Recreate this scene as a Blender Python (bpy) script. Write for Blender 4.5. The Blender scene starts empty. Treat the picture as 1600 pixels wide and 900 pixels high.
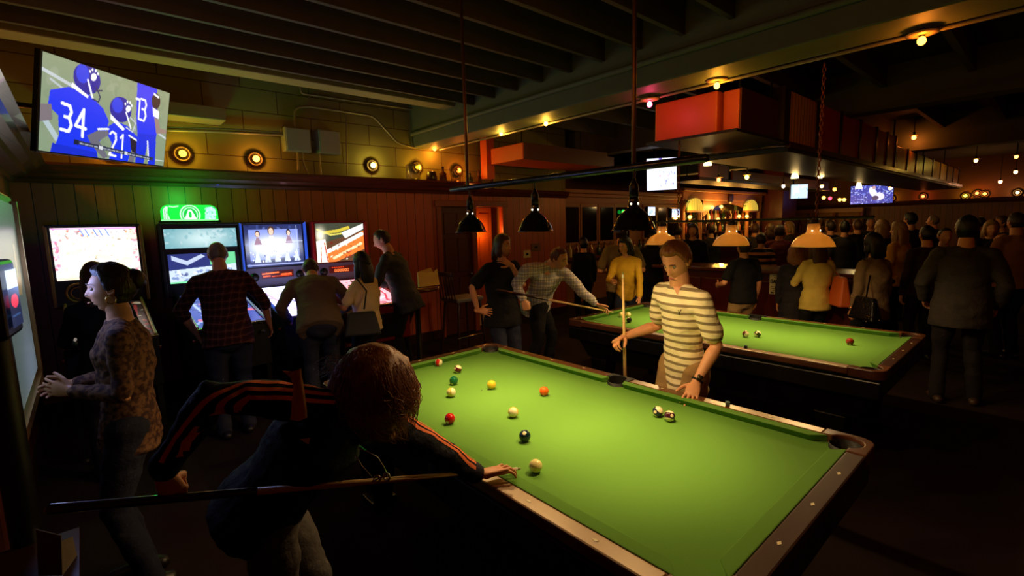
import bpy, math, random
import numpy as np
from mathutils import Vector, Matrix, noise
from mathutils.bvhtree import BVHTree
random.seed(7); RNG = np.random.default_rng(11)
SC = bpy.context.scene
COL = SC.collection
PI = math.pi

# ------------------------------------------------------------------ camera frame (used to site things in the room)
YAW, PITCH, ROLL, FOC = 0.7223, 0.1293, -0.0262, 756.5
CAMZ = 1.80
_f = Vector((math.sin(YAW)*math.cos(PITCH), math.cos(YAW)*math.cos(PITCH), -math.sin(PITCH)))
_r = Vector((math.cos(YAW), -math.sin(YAW), 0)); _u = _r.cross(_f)
_R = _r*math.cos(ROLL)+_u*math.sin(ROLL); _U = -_r*math.sin(ROLL)+_u*math.cos(ROLL)
CAMP = Vector((0, 0, CAMZ))
def ray(x, y): return _f+_R*((x-800)/FOC)-_U*((y-450)/FOC)
def U(x, y, D): return CAMP+ray(x, y)*D
def UZ(x, y, z): d = ray(x, y); return CAMP+d*((z-CAMZ)/d.z)
def UX(x, y, X): d = ray(x, y); return CAMP+d*(X/d.x)
def UY(x, y, Y): d = ray(x, y); return CAMP+d*(Y/d.y)
cam = bpy.data.cameras.new('camera'); co = bpy.data.objects.new('camera', cam); COL.objects.link(co)
cam.sensor_width = 36; cam.lens = FOC/1600*36; cam.clip_start = 0.02; cam.clip_end = 200
m3 = Matrix((( _R.x, _U.x, -_f.x), (_R.y, _U.y, -_f.y), (_R.z, _U.z, -_f.z)))
co.matrix_world = Matrix.Translation(CAMP) @ m3.to_4x4()
SC.camera = co
SC.view_settings.view_transform = 'Standard'; SC.view_settings.look = 'None'
SC.view_settings.gamma = 1; SC.view_settings.use_curve_mapping = False
SC.view_settings.exposure = 0.0
SC.cycles.use_denoising = True
SC.cycles.max_bounces = 6; SC.cycles.diffuse_bounces = 3; SC.cycles.glossy_bounces = 3
SC.cycles.sample_clamp_indirect = 3.0; SC.cycles.caustics_reflective = False; SC.cycles.caustics_refractive = False

# ------------------------------------------------------------------ materials
def lin(c):
    c = c/255.0
    return c/12.92 if c <= 0.04045 else ((c+0.055)/1.055)**2.4
def C3(r, g, b): return (lin(r), lin(g), lin(b), 1.0)
MATS = {}
def mat(name, rgb, rough=0.6, metal=0.0, emit=None, es=0.0, var=0.0, vs=20.0, bump=0.0, bs=60.0, spec=0.5, coat=0.0, sheen=0.0, trans=0.0):
    if name in MATS: return MATS[name]
    m = bpy.data.materials.new(name); m.use_nodes = True
    nt = m.node_tree; b = nt.nodes['Principled BSDF']
    col = C3(*rgb)
    b.inputs['Base Color'].default_value = col
    b.inputs['Roughness'].default_value = rough
    b.inputs['Metallic'].default_value = metal
    b.inputs['Specular IOR Level'].default_value = spec
    b.inputs['Coat Weight'].default_value = coat
    b.inputs['Sheen Weight'].default_value = sheen
    b.inputs['Transmission Weight'].default_value = trans
    tc = nt.nodes.new('ShaderNodeTexCoord')
    if emit is not None:
        b.inputs['Emission Color'].default_value = C3(*emit); b.inputs['Emission Strength'].default_value = es
    n = nt.nodes.new('ShaderNodeTexNoise'); n.inputs['Scale'].default_value = vs; n.inputs['Detail'].default_value = 4
    nt.links.new(tc.outputs['Object'], n.inputs['Vector'])
    if var > 0:
        r = nt.nodes.new('ShaderNodeMix'); r.data_type = 'RGBA'
        r.inputs[6].default_value = tuple(c*(1-var) for c in col[:3])+(1,)
        r.inputs[7].default_value = tuple(min(1, c*(1+var)) for c in col[:3])+(1,)
        nt.links.new(n.outputs['Fac'], r.inputs[0]); nt.links.new(r.outputs[2], b.inputs['Base Color'])
    if bump > 0:
        n2 = nt.nodes.new('ShaderNodeTexNoise'); n2.inputs['Scale'].default_value = bs
        nt.links.new(tc.outputs['Object'], n2.inputs['Vector'])
        bp = nt.nodes.new('ShaderNodeBump'); bp.inputs['Strength'].default_value = bump; bp.inputs['Distance'].default_value = 0.01
        nt.links.new(n2.outputs['Fac'], bp.inputs['Height']); nt.links.new(bp.outputs['Normal'], b.inputs['Normal'])
    MATS[name] = m
    return m
def M(nt, op, a, b=None, c=None):
    n = nt.nodes.new('ShaderNodeMath'); n.operation = op
    for i, v in enumerate((a, b, c)):
        if v is None: continue
        if isinstance(v, (int, float)): n.inputs[i].default_value = v
        else: nt.links.new(v, n.inputs[i])
    return n.outputs[0]
def mixc(nt, fac, a, b):
    r = nt.nodes.new('ShaderNodeMix'); r.data_type = 'RGBA'
    for i, v in ((0, fac), (6, a), (7, b)):
        if isinstance(v, tuple) or isinstance(v, (int, float)): r.inputs[i].default_value = v
        else: nt.links.new(v, r.inputs[i])
    return r.outputs[2]
def base_mat(name, rough, spec=0.5, coat=0.0):
    m = bpy.data.materials.new(name); m.use_nodes = True; nt = m.node_tree
    b = nt.nodes['Principled BSDF']; b.inputs['Roughness'].default_value = rough; b.inputs['Specular IOR Level'].default_value = spec
    b.inputs['Coat Weight'].default_value = coat
    tc = nt.nodes.new('ShaderNodeTexCoord'); MATS[name] = m
    return m, nt, b, tc
def sep(nt, out):
    s = nt.nodes.new('ShaderNodeSeparateXYZ'); nt.links.new(out, s.inputs[0]); return s.outputs
def stripes(name, c1, c2, axis, period, duty, rough=0.85, off=0.0, wob=0.0, third=None):
    m, nt, b, tc = base_mat(name, rough, 0.2)
    x = sep(nt, tc.outputs['Object'])[axis]
    if wob:
        n = nt.nodes.new('ShaderNodeTexNoise'); n.inputs['Scale'].default_value = 6; nt.links.new(tc.outputs['Object'], n.inputs['Vector'])
        x = M(nt, 'ADD', x, M(nt, 'MULTIPLY', n.outputs['Fac'], wob))
    f = M(nt, 'FRACT', M(nt, 'ADD', M(nt, 'DIVIDE', x, period), 50+off))
    g = M(nt, 'LESS_THAN', f, duty)
    c = mixc(nt, g, C3(*c1), C3(*c2))
    if third:
        g2 = M(nt, 'MULTIPLY', M(nt, 'GREATER_THAN', f, 0.62), M(nt, 'LESS_THAN', f, 0.67)); c = mixc(nt, g2, c, C3(*third))
    nt.links.new(c, b.inputs['Base Color']); return m
def plaid(name, base, a, c, period=0.075, rough=0.9):
    m, nt, b, tc = base_mat(name, rough, 0.2)
    s = sep(nt, tc.outputs['Object'])
    n = nt.nodes.new('ShaderNodeTexNoise'); n.inputs['Scale'].default_value = 5; nt.links.new(tc.outputs['Object'], n.inputs['Vector'])
    w = M(nt, 'MULTIPLY', n.outputs['Fac'], 0.05)
    h = M(nt, 'ADD', M(nt, 'ADD', s[0], M(nt, 'MULTIPLY', s[1], -0.8)), w); v = M(nt, 'ADD', s[2], w)
    col = C3(*base)
    for src in (h, v):
        f = M(nt, 'FRACT', M(nt, 'ADD', M(nt, 'DIVIDE', src, period), 40))
        wide = M(nt, 'MULTIPLY', M(nt, 'LESS_THAN', f, 0.42), 0.55)
        col = mixc(nt, wide, col, C3(*a))
        line = M(nt, 'MULTIPLY', M(nt, 'MULTIPLY', M(nt, 'GREATER_THAN', f, 0.62), M(nt, 'LESS_THAN', f, 0.76)), 0.6)
        col = mixc(nt, line, col, C3(*c))
    nt.links.new(col, b.inputs['Base Color']); return m
def wood(name, c1, c2, rough=0.35, scale=6.0, axis='X', coat=0.0, planks=None):
    m, nt, b, tc = base_mat(name, rough, 0.5, coat)
    mp = nt.nodes.new('ShaderNodeMapping'); nt.links.new(tc.outputs['Object'], mp.inputs['Vector'])
    st = {'X': (0.12, 1, 1), 'Y': (1, 0.12, 1), 'Z': (1, 1, 0.12)}[axis]
    mp.inputs['Scale'].default_value = st
    n = nt.nodes.new('ShaderNodeTexNoise'); n.inputs['Scale'].default_value = scale*4; n.inputs['Detail'].default_value = 6; n.inputs['Distortion'].default_value = 0.6
    nt.links.new(mp.outputs[0], n.inputs['Vector'])
    c = mixc(nt, n.outputs['Fac'], C3(*c1), C3(*c2))
    if planks:
        ax, w = planks
        s = sep(nt, tc.outputs['Object'])[ax]
        q = M(nt, 'ADD', M(nt, 'DIVIDE', s, w), 100)
        f = M(nt, 'FRACT', q); fl = M(nt, 'FLOOR', q)
        wn = nt.nodes.new('ShaderNodeTexWhiteNoise'); wn.noise_dimensions = '1D'; nt.links.new(fl, wn.inputs['W'])
        c = mixc(nt, M(nt, 'MULTIPLY', wn.outputs['Value'], 0.45), c, C3(*[v*0.55 for v in c1]))
        groove = M(nt, 'LESS_THAN', f, 0.05)
        c = mixc(nt, groove, c, (0.002, 0.001, 0.001, 1))
        bp = nt.nodes.new('ShaderNodeBump'); bp.inputs['Strength'].default_value = 0.6; bp.inputs['Distance'].default_value = 0.01
        nt.links.new(M(nt, 'SUBTRACT', 1.0, groove), bp.inputs['Height']); nt.links.new(bp.outputs['Normal'], b.inputs['Normal'])
    nt.links.new(c, b.inputs['Base Color']); return m
def emis(name, rgb, s):
    if name in MATS: return MATS[name]
    m = bpy.data.materials.new(name); m.use_nodes = True; nt = m.node_tree
    nt.nodes.remove(nt.nodes['Principled BSDF']); e = nt.nodes.new('ShaderNodeEmission')
    e.inputs['Color'].default_value = C3(*rgb); e.inputs['Strength'].default_value = s
    nt.links.new(e.outputs[0], nt.nodes['Material Output'].inputs['Surface']); MATS[name] = m
    return m
def screen_mat(name, s):
    m = bpy.data.materials.new(name); m.use_nodes = True; nt = m.node_tree
    b = nt.nodes['Principled BSDF']; b.inputs['Base Color'].default_value = (0.01, 0.01, 0.01, 1); b.inputs['Roughness'].default_value = 0.25
    a = nt.nodes.new('ShaderNodeVertexColor'); a.layer_name = 'Col'
    nt.links.new(a.outputs['Color'], b.inputs['Emission Color']); b.inputs['Emission Strength'].default_value = s
    MATS[name] = m; return m

# ------------------------------------------------------------------ mesh builder
class MB:
    def __init__(s): s.v = []; s.f = []
    def add(s, vs, fs):
        k = len(s.v); s.v += [tuple(v) for v in vs]; s.f += [tuple(i+k for i in f) for f in fs]; return s
    def box(s, x0, x1, y0, y1, z0, z1, mtx=None):
        v = [Vector((x, y, z)) for x in (x0, x1) for y in (y0, y1) for z in (z0, z1)]
        if mtx is not None: v = [mtx @ p for p in v]
        return s.add(v, [(0,1,3,2),(4,6,7,5),(0,4,5,1),(2,3,7,6),(0,2,6,4),(1,5,7,3)])
    def prism(s, poly, z0, z1, poly2=None, mtx=None):
        p2 = poly2 or poly; n = len(poly)
        v = [Vector((a, b, z0)) for a, b in poly]+[Vector((a, b, z1)) for a, b in p2]
        if mtx is not None: v = [mtx @ p for p in v]
        return s.add(v, [tuple(range(n-1, -1, -1)), tuple(range(n, 2*n))]+[(i, (i+1) % n, n+(i+1) % n, n+i) for i in range(n)])
    def tube(s, pts, rad, seg=12, ref=None, cap=True):
        pts = [Vector(p) for p in pts]; n = len(pts)
        if not isinstance(rad, (list, tuple)): rad = [rad]*n
        rad = [r if isinstance(r, (list, tuple)) else (r, r) for r in rad]
        P = []; R = []
        if cap:
            d0 = (pts[0]-pts[1]).normalized(); d1 = (pts[-1]-pts[-2]).normalized()
            m0 = min(rad[0]); m1 = min(rad[-1])
            for k, q in ((0.98, 0.25), (0.75, 0.66), (0.4, 0.92)): P.append(pts[0]+d0*m0*k); R.append((rad[0][0]*q, rad[0][1]*q))
            P += pts; R += rad
            for k, q in ((0.4, 0.92), (0.75, 0.66), (0.98, 0.25)): P.append(pts[-1]+d1*m1*k); R.append((rad[-1][0]*q, rad[-1][1]*q))
        else: P, R = pts, rad
        vs = []; up = None
        for i, p in enumerate(P):
            t = (P[min(i+1, len(P)-1)]-P[max(i-1, 0)])
            t = t.normalized() if t.length > 1e-9 else Vector((0, 0, 1))
            if ref is not None: a = Vector(ref)
            elif up is not None: a = up
            else: a = Vector((0, 0, 1)) if abs(t.z) < 0.9 else Vector((1, 0, 0))
            a = a-t*a.dot(t)
            if a.length < 1e-6: a = t.orthogonal()
            a.normalize(); up = a; b = t.cross(a)
            for k in range(seg):
                th = 2*PI*k/seg
                vs.append(p+a*(math.cos(th)*R[i][0])+b*(math.sin(th)*R[i][1]))
        L = len(P)
        fs = [(i*seg+k, i*seg+(k+1) % seg, (i+1)*seg+(k+1) % seg, (i+1)*seg+k) for i in range(L-1) for k in range(seg)]
        fs += [tuple(range(seg-1, -1, -1)), tuple(range((L-1)*seg, L*seg))]
        return s.add(vs, fs)
    def ell(s, c, r, seg=16, rings=10, mtx=None):
        c = Vector(c); vs = []; fs = []
        if not isinstance(r, (list, tuple)): r = (r, r, r)
        vs.append(Vector((0, 0, r[2])))
        for i in range(1, rings):
            ph = PI*i/rings
            for k in range(seg):
                th = 2*PI*k/seg; vs.append(Vector((math.sin(ph)*math.cos(th)*r[0], math.sin(ph)*math.sin(th)*r[1], math.cos(ph)*r[2])))
        vs.append(Vector((0, 0, -r[2])))
        if mtx is not None: vs = [mtx @ v for v in vs]
        vs = [v+c for v in vs]
        for k in range(seg): fs.append((0, 1+k, 1+(k+1) % seg))
        for i in range(rings-2):
            for k in range(seg):
                a = 1+i*seg+k; b = 1+i*seg+(k+1) % seg; fs.append((a, a+seg, b+seg, b))
        e = len(vs)-1; o = 1+(rings-2)*seg
        for k in range(seg): fs.append((e, o+(k+1) % seg, o+k))
        return s.add(vs, fs)
    def lathe(s, prof, c, seg=24, axis=(0, 0, 1), closed=False):
        ax = Vector(axis).normalized(); a = ax.orthogonal().normalized(); b = ax.cross(a); c = Vector(c); vs = []
        for r, h in prof:
            for k in range(seg):
                th = 2*PI*k/seg; vs.append(c+ax*h+a*(r*math.cos(th))+b*(r*math.sin(th)))
        n = len(prof); rg = n if closed else n-1
        fs = [(i*seg+k, i*seg+(k+1) % seg, ((i+1) % n)*seg+(k+1) % seg, ((i+1) % n)*seg+k) for i in range(rg) for k in range(seg)]
        if not closed: fs += [tuple(range(seg-1, -1, -1)), tuple(range((n-1)*seg, n*seg))]
        return s.add(vs, fs)
    def torus(s, c, R, r, axis=(0, 0, 1), seg=20, ts=8, sx=1.0):
        ax = Vector(axis).normalized(); a = ax.orthogonal().normalized(); b = ax.cross(a); c = Vector(c); vs = []
        for i in range(seg):
            th = 2*PI*i/seg; d = a*math.cos(th)+b*math.sin(th); o = c+a*(math.cos(th)*R*sx)+b*(math.sin(th)*R)
            for k in range(ts):
                ph = 2*PI*k/ts; vs.append(o+d*(r*math.cos(ph))+ax*(r*math.sin(ph)))
        return s.add(vs, [(i*ts+k, ((i+1) % seg)*ts+k, ((i+1) % seg)*ts+(k+1) % ts, i*ts+(k+1) % ts) for i in range(seg) for k in range(ts)])
    def build(s, name, m, parent=None, smooth=False, bevel=0.0, origin=None):
        me = bpy.data.meshes.new(name)
        o3 = Vector((0, 0, 0))
        if parent is not None:
            p = parent
            while p is not None: o3 = o3+p.location; p = p.parent
        if origin is not None: o3 = Vector(origin)
        me.from_pydata([tuple(Vector(v)-o3) for v in s.v], [], s.f); me.update()
        return link(name, me, m, parent, smooth, bevel, origin)
def link(name, me, m, parent=None, smooth=False, bevel=0.0, origin=None):
    o = bpy.data.objects.new(name, me); COL.objects.link(o)
    if m is not None: me.materials.append(m)
    if smooth: me.polygons.foreach_set('use_smooth', [True]*len(me.polygons))
    if bevel > 0:
        b = o.modifiers.new('bevel', 'BEVEL'); b.width = bevel; b.segments = 2; b.limit_method = 'ANGLE'
    if parent is not None: o.parent = parent
    if origin is not None and parent is None: o.location = Vector(origin)
    return o
def tag(o, label, cat=None, group=None, kind=None):
    if label: o['label'] = label
    if cat: o['category'] = cat
    if group: o['group'] = group
    if kind: o['kind'] = kind
    return o
def root(name, loc, label, cat, group=None):
    o = bpy.data.objects.new(name, None); COL.objects.link(o); o.location = Vector(loc); o.empty_display_size = 0.1
    return tag(o, label, cat, group)
def struct(o): o['kind'] = 'structure'; return o
def copy_tree(o, parent=None):
    c = o.copy(); COL.objects.link(c)
    if parent is not None: c.parent = parent
    for ch in [q for q in bpy.data.objects if q.parent == o]: copy_tree(ch, c)
    return c
def point_light(name, loc, col, w, r=0.03, parent=None):
    l = bpy.data.lights.new(name, 'POINT'); l.color = C3(*col)[:3]; l.energy = w; l.shadow_soft_size = r
    o = bpy.data.objects.new(name, l); COL.objects.link(o); o.location = Vector(loc)
    if parent is not None:
        o.parent = parent; o.location = Vector(loc)-parent.location
    return o
def remesh(parts, vs, smooth=3, disp=0.0, dscale=0.12, dir_=None):
    mb = MB()
    for p in parts: mb.add(p.v, p.f)
    me = bpy.data.meshes.new('tmp'); me.from_pydata(mb.v, [], mb.f); me.update()
    o = bpy.data.objects.new('tmp', me); COL.objects.link(o)
    r = o.modifiers.new('r', 'REMESH'); r.mode = 'VOXEL'; r.voxel_size = vs; r.adaptivity = 0
    s = o.modifiers.new('s', 'SMOOTH'); s.factor = 0.5; s.iterations = smooth
    dg = bpy.context.evaluated_depsgraph_get()
    out = bpy.data.meshes.new_from_object(o.evaluated_get(dg))
    bpy.data.objects.remove(o); bpy.data.meshes.remove(me)
    n = len(out.vertices)
    if disp > 0:
        out.update()
        co_ = np.empty(n*3, np.float32); out.vertices.foreach_get('co', co_); co_ = co_.reshape(-1, 3)
        no = np.empty(n*3, np.float32); out.vertices.foreach_get('normal', no); no = no.reshape(-1, 3)
        d = np.array([noise.noise(Vector((p[0]/dscale, p[1]/dscale, p[2]/dscale*1.7)))+0.5*abs(noise.noise(Vector((p[0]/dscale*2.3+5, p[1]/dscale*2.3, p[2]/dscale*3.5)))) for p in co_])
        co_ += no*(d*disp)[:, None].astype(np.float32); out.vertices.foreach_set('co', co_.ravel()); out.update()
    return out
def mesh_to_mb(me):
    mb = MB(); mb.v = [tuple(v.co) for v in me.vertices]; mb.f = [tuple(p.vertices) for p in me.polygons]; return mb

# ------------------------------------------------------------------ painted pictures for lit screens
class Art:
    def __init__(s, w, h, bg):
        s.w, s.h = w, h; s.a = w/h; s.im = np.ones((h, w, 3), np.float32)*np.array([lin(c) for c in bg], np.float32)
        s.V, s.Uu = np.meshgrid((np.arange(h)+.5)/h, (np.arange(w)+.5)/w*s.a, indexing='ij')
    def c(s, m, col, al=1.0):
        col = np.array([lin(k) for k in col], np.float32); m = m.astype(np.float32)*al
        s.im = s.im*(1-m[..., None])+col*m[..., None]; return s
    def ell(s, x, y, rx, ry, col, rot=0, al=1.0, soft=0):
        c, n = math.cos(rot), math.sin(rot); dx, dy = s.Uu-x, s.V-y
        d = ((dx*c+dy*n)/rx)**2+((-dx*n+dy*c)/ry)**2
        m = (d < 1) if not soft else np.exp(-d*1.5)
        return s.c(m, col, al)
    def poly(s, P, col, al=1.0):
        m = np.zeros(s.V.shape, bool); n = len(P)
        for i in range(n):
            x0, y0 = P[i]; x1, y1 = P[(i+1) % n]
            if y0 == y1: continue
            cond = ((s.V >= min(y0, y1)) & (s.V < max(y0, y1))); xx = x0+(s.V-y0)*(x1-x0)/(y1-y0); m ^= cond & (s.Uu < xx)
        return s.c(m, col, al)
    def line(s, P, w, col, al=1.0):
        m = np.zeros(s.V.shape, bool)
        for (x0, y0), (x1, y1) in zip(P[:-1], P[1:]):
            L = (x1-x0)**2+(y1-y0)**2+1e-12; t = np.clip(((s.Uu-x0)*(x1-x0)+(s.V-y0)*(y1-y0))/L, 0, 1)
            m |= ((s.Uu-x0-t*(x1-x0))**2+(s.V-y0-t*(y1-y0))**2) < w*w
        return s.c(m, col, al)
    def blobs(s, n, cols, r0, r1, box=None, al=0.8, rg=None):
        rg = rg or RNG; bx = box or (0, 0, s.a, 1)
        for i in range(n):
            s.ell(rg.uniform(bx[0], bx[2]), rg.uniform(bx[1], bx[3]), rg.uniform(r0, r1), rg.uniform(r0, r1)*0.7, cols[int(rg.integers(len(cols)))], rg.uniform(0, 3), al)
        return s
DIG = {'3': [[(0,.05),(.7,.05),(.9,.25),(.7,.48),(.3,.48)],[(.7,.48),(.95,.72),(.7,.97),(0,.97)]], '4': [[(.75,1),(.75,0),(0,.68),(1,.68)]],
       '2': [[(0,.12),(.3,0),(.8,.05),(.9,.3),(.05,1),(1,1)]], '1': [[(.2,.15),(.55,0),(.55,1)]]}
def digits(A, txt, x, y, w, h, t, col, sh=0.0):
    for i, ch in enumerate(txt):
        for st in DIG[ch]: A.line([(x+i*w*1.35+px*w, y+py*h+sh*(i*w*1.35+px*w)) for px, py in st], t, col)
def screen(name, A, c, right, up, W, H, m, parent=None):
    c, right, up = Vector(c), Vector(right).normalized(), Vector(up).normalized()
    h, w = A.h, A.w; xs = (np.linspace(-.5, .5, w)*W); ys = (np.linspace(.5, -.5, h)*H)
    o3 = Vector((0, 0, 0)); p = parent
    while p is not None: o3 = o3+p.location; p = p.parent
    c0 = c-o3
    pts = (np.array(c0)[None, None]+ys[:, None, None]*np.array(up)+xs[None, :, None]*np.array(right)).reshape(-1, 3)
    idx = np.arange(w*h).reshape(h, w)
    q = np.stack([idx[:-1, :-1], idx[1:, :-1], idx[1:, 1:], idx[:-1, 1:]], -1).reshape(-1, 4)
    me = bpy.data.meshes.new(name); me.vertices.add(len(pts)); me.vertices.foreach_set('co', pts.ravel().astype(np.float32))
    me.loops.add(q.size); me.loops.foreach_set('vertex_index', q.ravel().astype(np.int32)); me.polygons.add(len(q))
    me.polygons.foreach_set('loop_start', np.arange(0, q.size, 4, dtype=np.int32)); me.update(calc_edges=True)
    at = me.color_attributes.new('Col', 'FLOAT_COLOR', 'POINT')
    cc = np.ones((h*w, 4), np.float32); cc[:, :3] = A.im.reshape(-1, 3); at.data.foreach_set('color', cc.ravel())
    return link(name, me, m, parent)
# ------------------------------------------------------------------ shared materials
wood_dark = wood('dark_stained_wood', (58, 26, 16), (30, 12, 8), 0.3, 6, 'X')
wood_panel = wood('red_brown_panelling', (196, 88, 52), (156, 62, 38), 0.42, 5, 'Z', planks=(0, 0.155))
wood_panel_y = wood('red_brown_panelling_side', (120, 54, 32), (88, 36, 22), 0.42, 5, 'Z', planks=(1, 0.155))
wood_orange = wood('varnished_oak', (170, 92, 40), (135, 66, 28), 0.35, 5, 'Z')
wood_bar = wood('mahogany_bar', (96, 26, 20), (62, 16, 13), 0.3, 5, 'Z')
wood_back = wood('carved_back_bar_wood', (172, 116, 68), (130, 84, 48), 0.4, 5, 'X')
rail_wood = wood('pool_rail_wood', (106, 58, 28), (80, 42, 20), 0.42, 5, 'Y', coat=1.0)
rail_wood.node_tree.nodes['Principled BSDF'].inputs['Specular IOR Level'].default_value = 1.0
rail_wood.node_tree.nodes['Principled BSDF'].inputs['Coat Tint'].default_value = (1, .8, .5, 1)
rail_wood.node_tree.nodes['Principled BSDF'].inputs['Coat Roughness'].default_value = .38
shaded_rail_wood = wood('pool_rail_wood_shaded', (58, 26, 16), (40, 18, 12), 0.5, 5, 'X', coat=.1)  # darker, duller copy of the rail wood; shade on the short rails put into colour
shaded_rail_wood.node_tree.nodes['Principled BSDF'].inputs['Specular IOR Level'].default_value = .25
black_lam = mat('black_table_body', (14, 11, 12), 0.35)
leather = mat('black_pocket_leather', (9, 7, 7), 0.6, bump=0.2)
metal_dark = mat('dark_painted_metal', (40, 38, 36), 0.35, 0.6)
metal_black = mat('black_metal', (12, 12, 13), 0.4, 0.3)
chrome = mat('chrome', (200, 200, 200), 0.15, 1.0)
joist_m = mat('painted_joist', (74, 62, 50), 0.7, var=0.25, vs=8)
deck_m = mat('ceiling_deck', (34, 26, 24), 0.8, var=0.3, vs=6)
beam_m = mat('green_grey_beam_paint', (92, 98, 72), 0.6, var=0.15, vs=5)
block_m = mat('olive_block_wall', (150, 132, 82), 0.75, var=0.18, vs=4)
grey_box_m = mat('grey_electrical_box', (140, 138, 112), 0.5, 0.1)
conduit_m = mat('painted_conduit', (135, 122, 88), 0.45, 0.2)
glass_dark = mat('dark_cabinet_glass', (10, 8, 8), 0.08, 0.0, spec=0.9)
ply_m = mat('painted_duct_board', (208, 90, 32), 0.45, var=0.12, vs=5)
paper_m = mat('off_white_paper', (214, 200, 150), 0.8)

# cloth with fine nap
cloth_m, nt, b, tc = base_mat('green_table_cloth', 0.95, 0.15)
n = nt.nodes.new('ShaderNodeTexNoise'); n.inputs['Scale'].default_value = 260; n.inputs['Detail'].default_value = 3; nt.links.new(tc.outputs['Object'], n.inputs['Vector'])
n3 = nt.nodes.new('ShaderNodeTexNoise'); n3.inputs['Scale'].default_value = 3.5; nt.links.new(tc.outputs['Object'], n3.inputs['Vector'])
c_ = mixc(nt, n.outputs['Fac'], C3(88, 136, 52), C3(106, 152, 62))
c_ = mixc(nt, M(nt, 'MULTIPLY', n3.outputs['Fac'], 0.25), c_, C3(90, 138, 54))
nt.links.new(c_, b.inputs['Base Color'])

# carpet
carpet_m, nt, b, tc = base_mat('dark_patterned_carpet', 0.95, 0.1)
n = nt.nodes.new('ShaderNodeTexVoronoi'); n.inputs['Scale'].default_value = 5; nt.links.new(tc.outputs['Object'], n.inputs['Vector'])
n3 = nt.nodes.new('ShaderNodeTexNoise'); n3.inputs['Scale'].default_value = 120; nt.links.new(tc.outputs['Object'], n3.inputs['Vector'])
c_ = mixc(nt, n.outputs['Distance'], C3(38, 24, 22), C3(24, 14, 15)); c_ = mixc(nt, M(nt, 'MULTIPLY', n3.outputs['Fac'], 0.5), c_, C3(50, 36, 28))
nt.links.new(c_, b.inputs['Base Color'])

# block wall pattern (upper back wall)
bw, nt, b, tc = base_mat('painted_block_wall', 0.8, 0.3)
sp = sep(nt, tc.outputs['Object'])
cmb = nt.nodes.new('ShaderNodeCombineXYZ'); nt.links.new(sp[0], cmb.inputs[0]); nt.links.new(sp[2], cmb.inputs[1])
br = nt.nodes.new('ShaderNodeTexBrick'); nt.links.new(cmb.outputs[0], br.inputs['Vector'])
br.inputs['Scale'].default_value = 1.0; br.inputs['Brick Width'].default_value = 0.8; br.inputs['Row Height'].default_value = 0.27; br.inputs['Mortar Size'].default_value = 0.006
br.inputs['Color1'].default_value = C3(138, 130, 74); br.inputs['Color2'].default_value = C3(128, 120, 68); br.inputs['Mortar'].default_value = C3(84, 66, 38)
nt.links.new(br.outputs['Color'], b.inputs['Base Color'])

# ------------------------------------------------------------------ room shell
XL, XR, YB, YF, ZC = -0.45, 22.0, 6.6, -3.5, 3.62
struct(MB().box(XL-.1, XR+.1, YF-.1, 8.9, -0.1, 0).build('floor', carpet_m))
struct(MB().box(XL-.1, XR+.1, YF-.1, 8.9, ZC, ZC+.1).build('ceiling', deck_m))
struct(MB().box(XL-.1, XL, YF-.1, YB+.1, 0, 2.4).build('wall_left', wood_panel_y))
struct(MB().box(XL-.1, XL, YF-.1, YB+.1, 2.4, ZC).build('wall_left_upper', mat('left_upper_board', (120, 78, 44), 0.7, var=0.15, vs=3)))
w = MB(); w.box(XL, 4.30, YB, YB+.12, 0, 2.36).box(5.66, 7.3, YB, YB+.12, 0, 2.36).box(4.30, 5.66, YB, YB+.12, 2.14, 2.36).box(4.96, 5.02, YB, YB+.12, 0, 2.14)
struct(w.build('wall_back', wood_panel))
struct(MB().box(XL, 7.3, YB, YB+.12, 2.36, ZC).build('wall_back_upper', bw))
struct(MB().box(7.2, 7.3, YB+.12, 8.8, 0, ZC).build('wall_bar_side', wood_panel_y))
struct(MB().box(7.2, XR, 8.8, 8.9, 0, ZC).build('wall_bar', mat('bar_wall_plaster', (92, 56, 34), 0.7, var=0.2, vs=3)))
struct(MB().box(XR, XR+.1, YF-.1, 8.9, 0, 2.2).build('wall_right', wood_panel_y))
struct(MB().box(XR, XR+.1, YF-.1, 8.9, 2.2, ZC).build('wall_right_upper', mat('far_upper_board', (112, 68, 36), 0.7, var=0.15, vs=3)))
struct(MB().box(XL-.1, XR+.1, YF-.1, YF, 0, ZC).build('wall_front', wood_panel))
# corridor behind the open doorway
struct(MB().box(4.85, 5.02, YB+.12, 8.2, 0, 2.4).box(5.95, 6.1, YB+.12, 8.2, 0, 2.4).box(4.85, 6.1, 8.2, 8.3, 0, 2.4).box(4.85, 6.1, YB+.12, 8.3, 2.4, 2.45).build('wall_corridor', mat('corridor_plaster', (196, 150, 84), 0.8)))
# plate ledges with stepped mouldings
def ledge_profile(): return [(0, 2.50), (0.27, 2.50), (0.28, 2.475), (0.235, 2.455), (0.21, 2.43), (0.15, 2.405), (0.13, 2.375), (0.05, 2.355), (0.035, 2.32), (0, 2.32)]
def extr(prof, a0, a1, f):
    mb = MB(); n = len(prof); vs = [f(p, q, a0) for p, q in prof]+[f(p, q, a1) for p, q in prof]
    return mb.add(vs, [tuple(range(n)), tuple(range(2*n-1, n-1, -1))]+[(i, n+i, n+(i+1) % n, (i+1) % n) for i in range(n)])
gloss_ledge = wood('polished_ledge', (112, 56, 36), (72, 34, 22), 0.22, 5, 'X', coat=0.4)
struct(extr(ledge_profile(), XL, 5.0, lambda p, q, a: (a, YB-p, q)).build('trim_1', gloss_ledge))
gloss_ledge2 = wood('polished_ledge_side', (104, 62, 40), (60, 32, 20), 0.22, 5, 'Y', coat=0.4)
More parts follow.
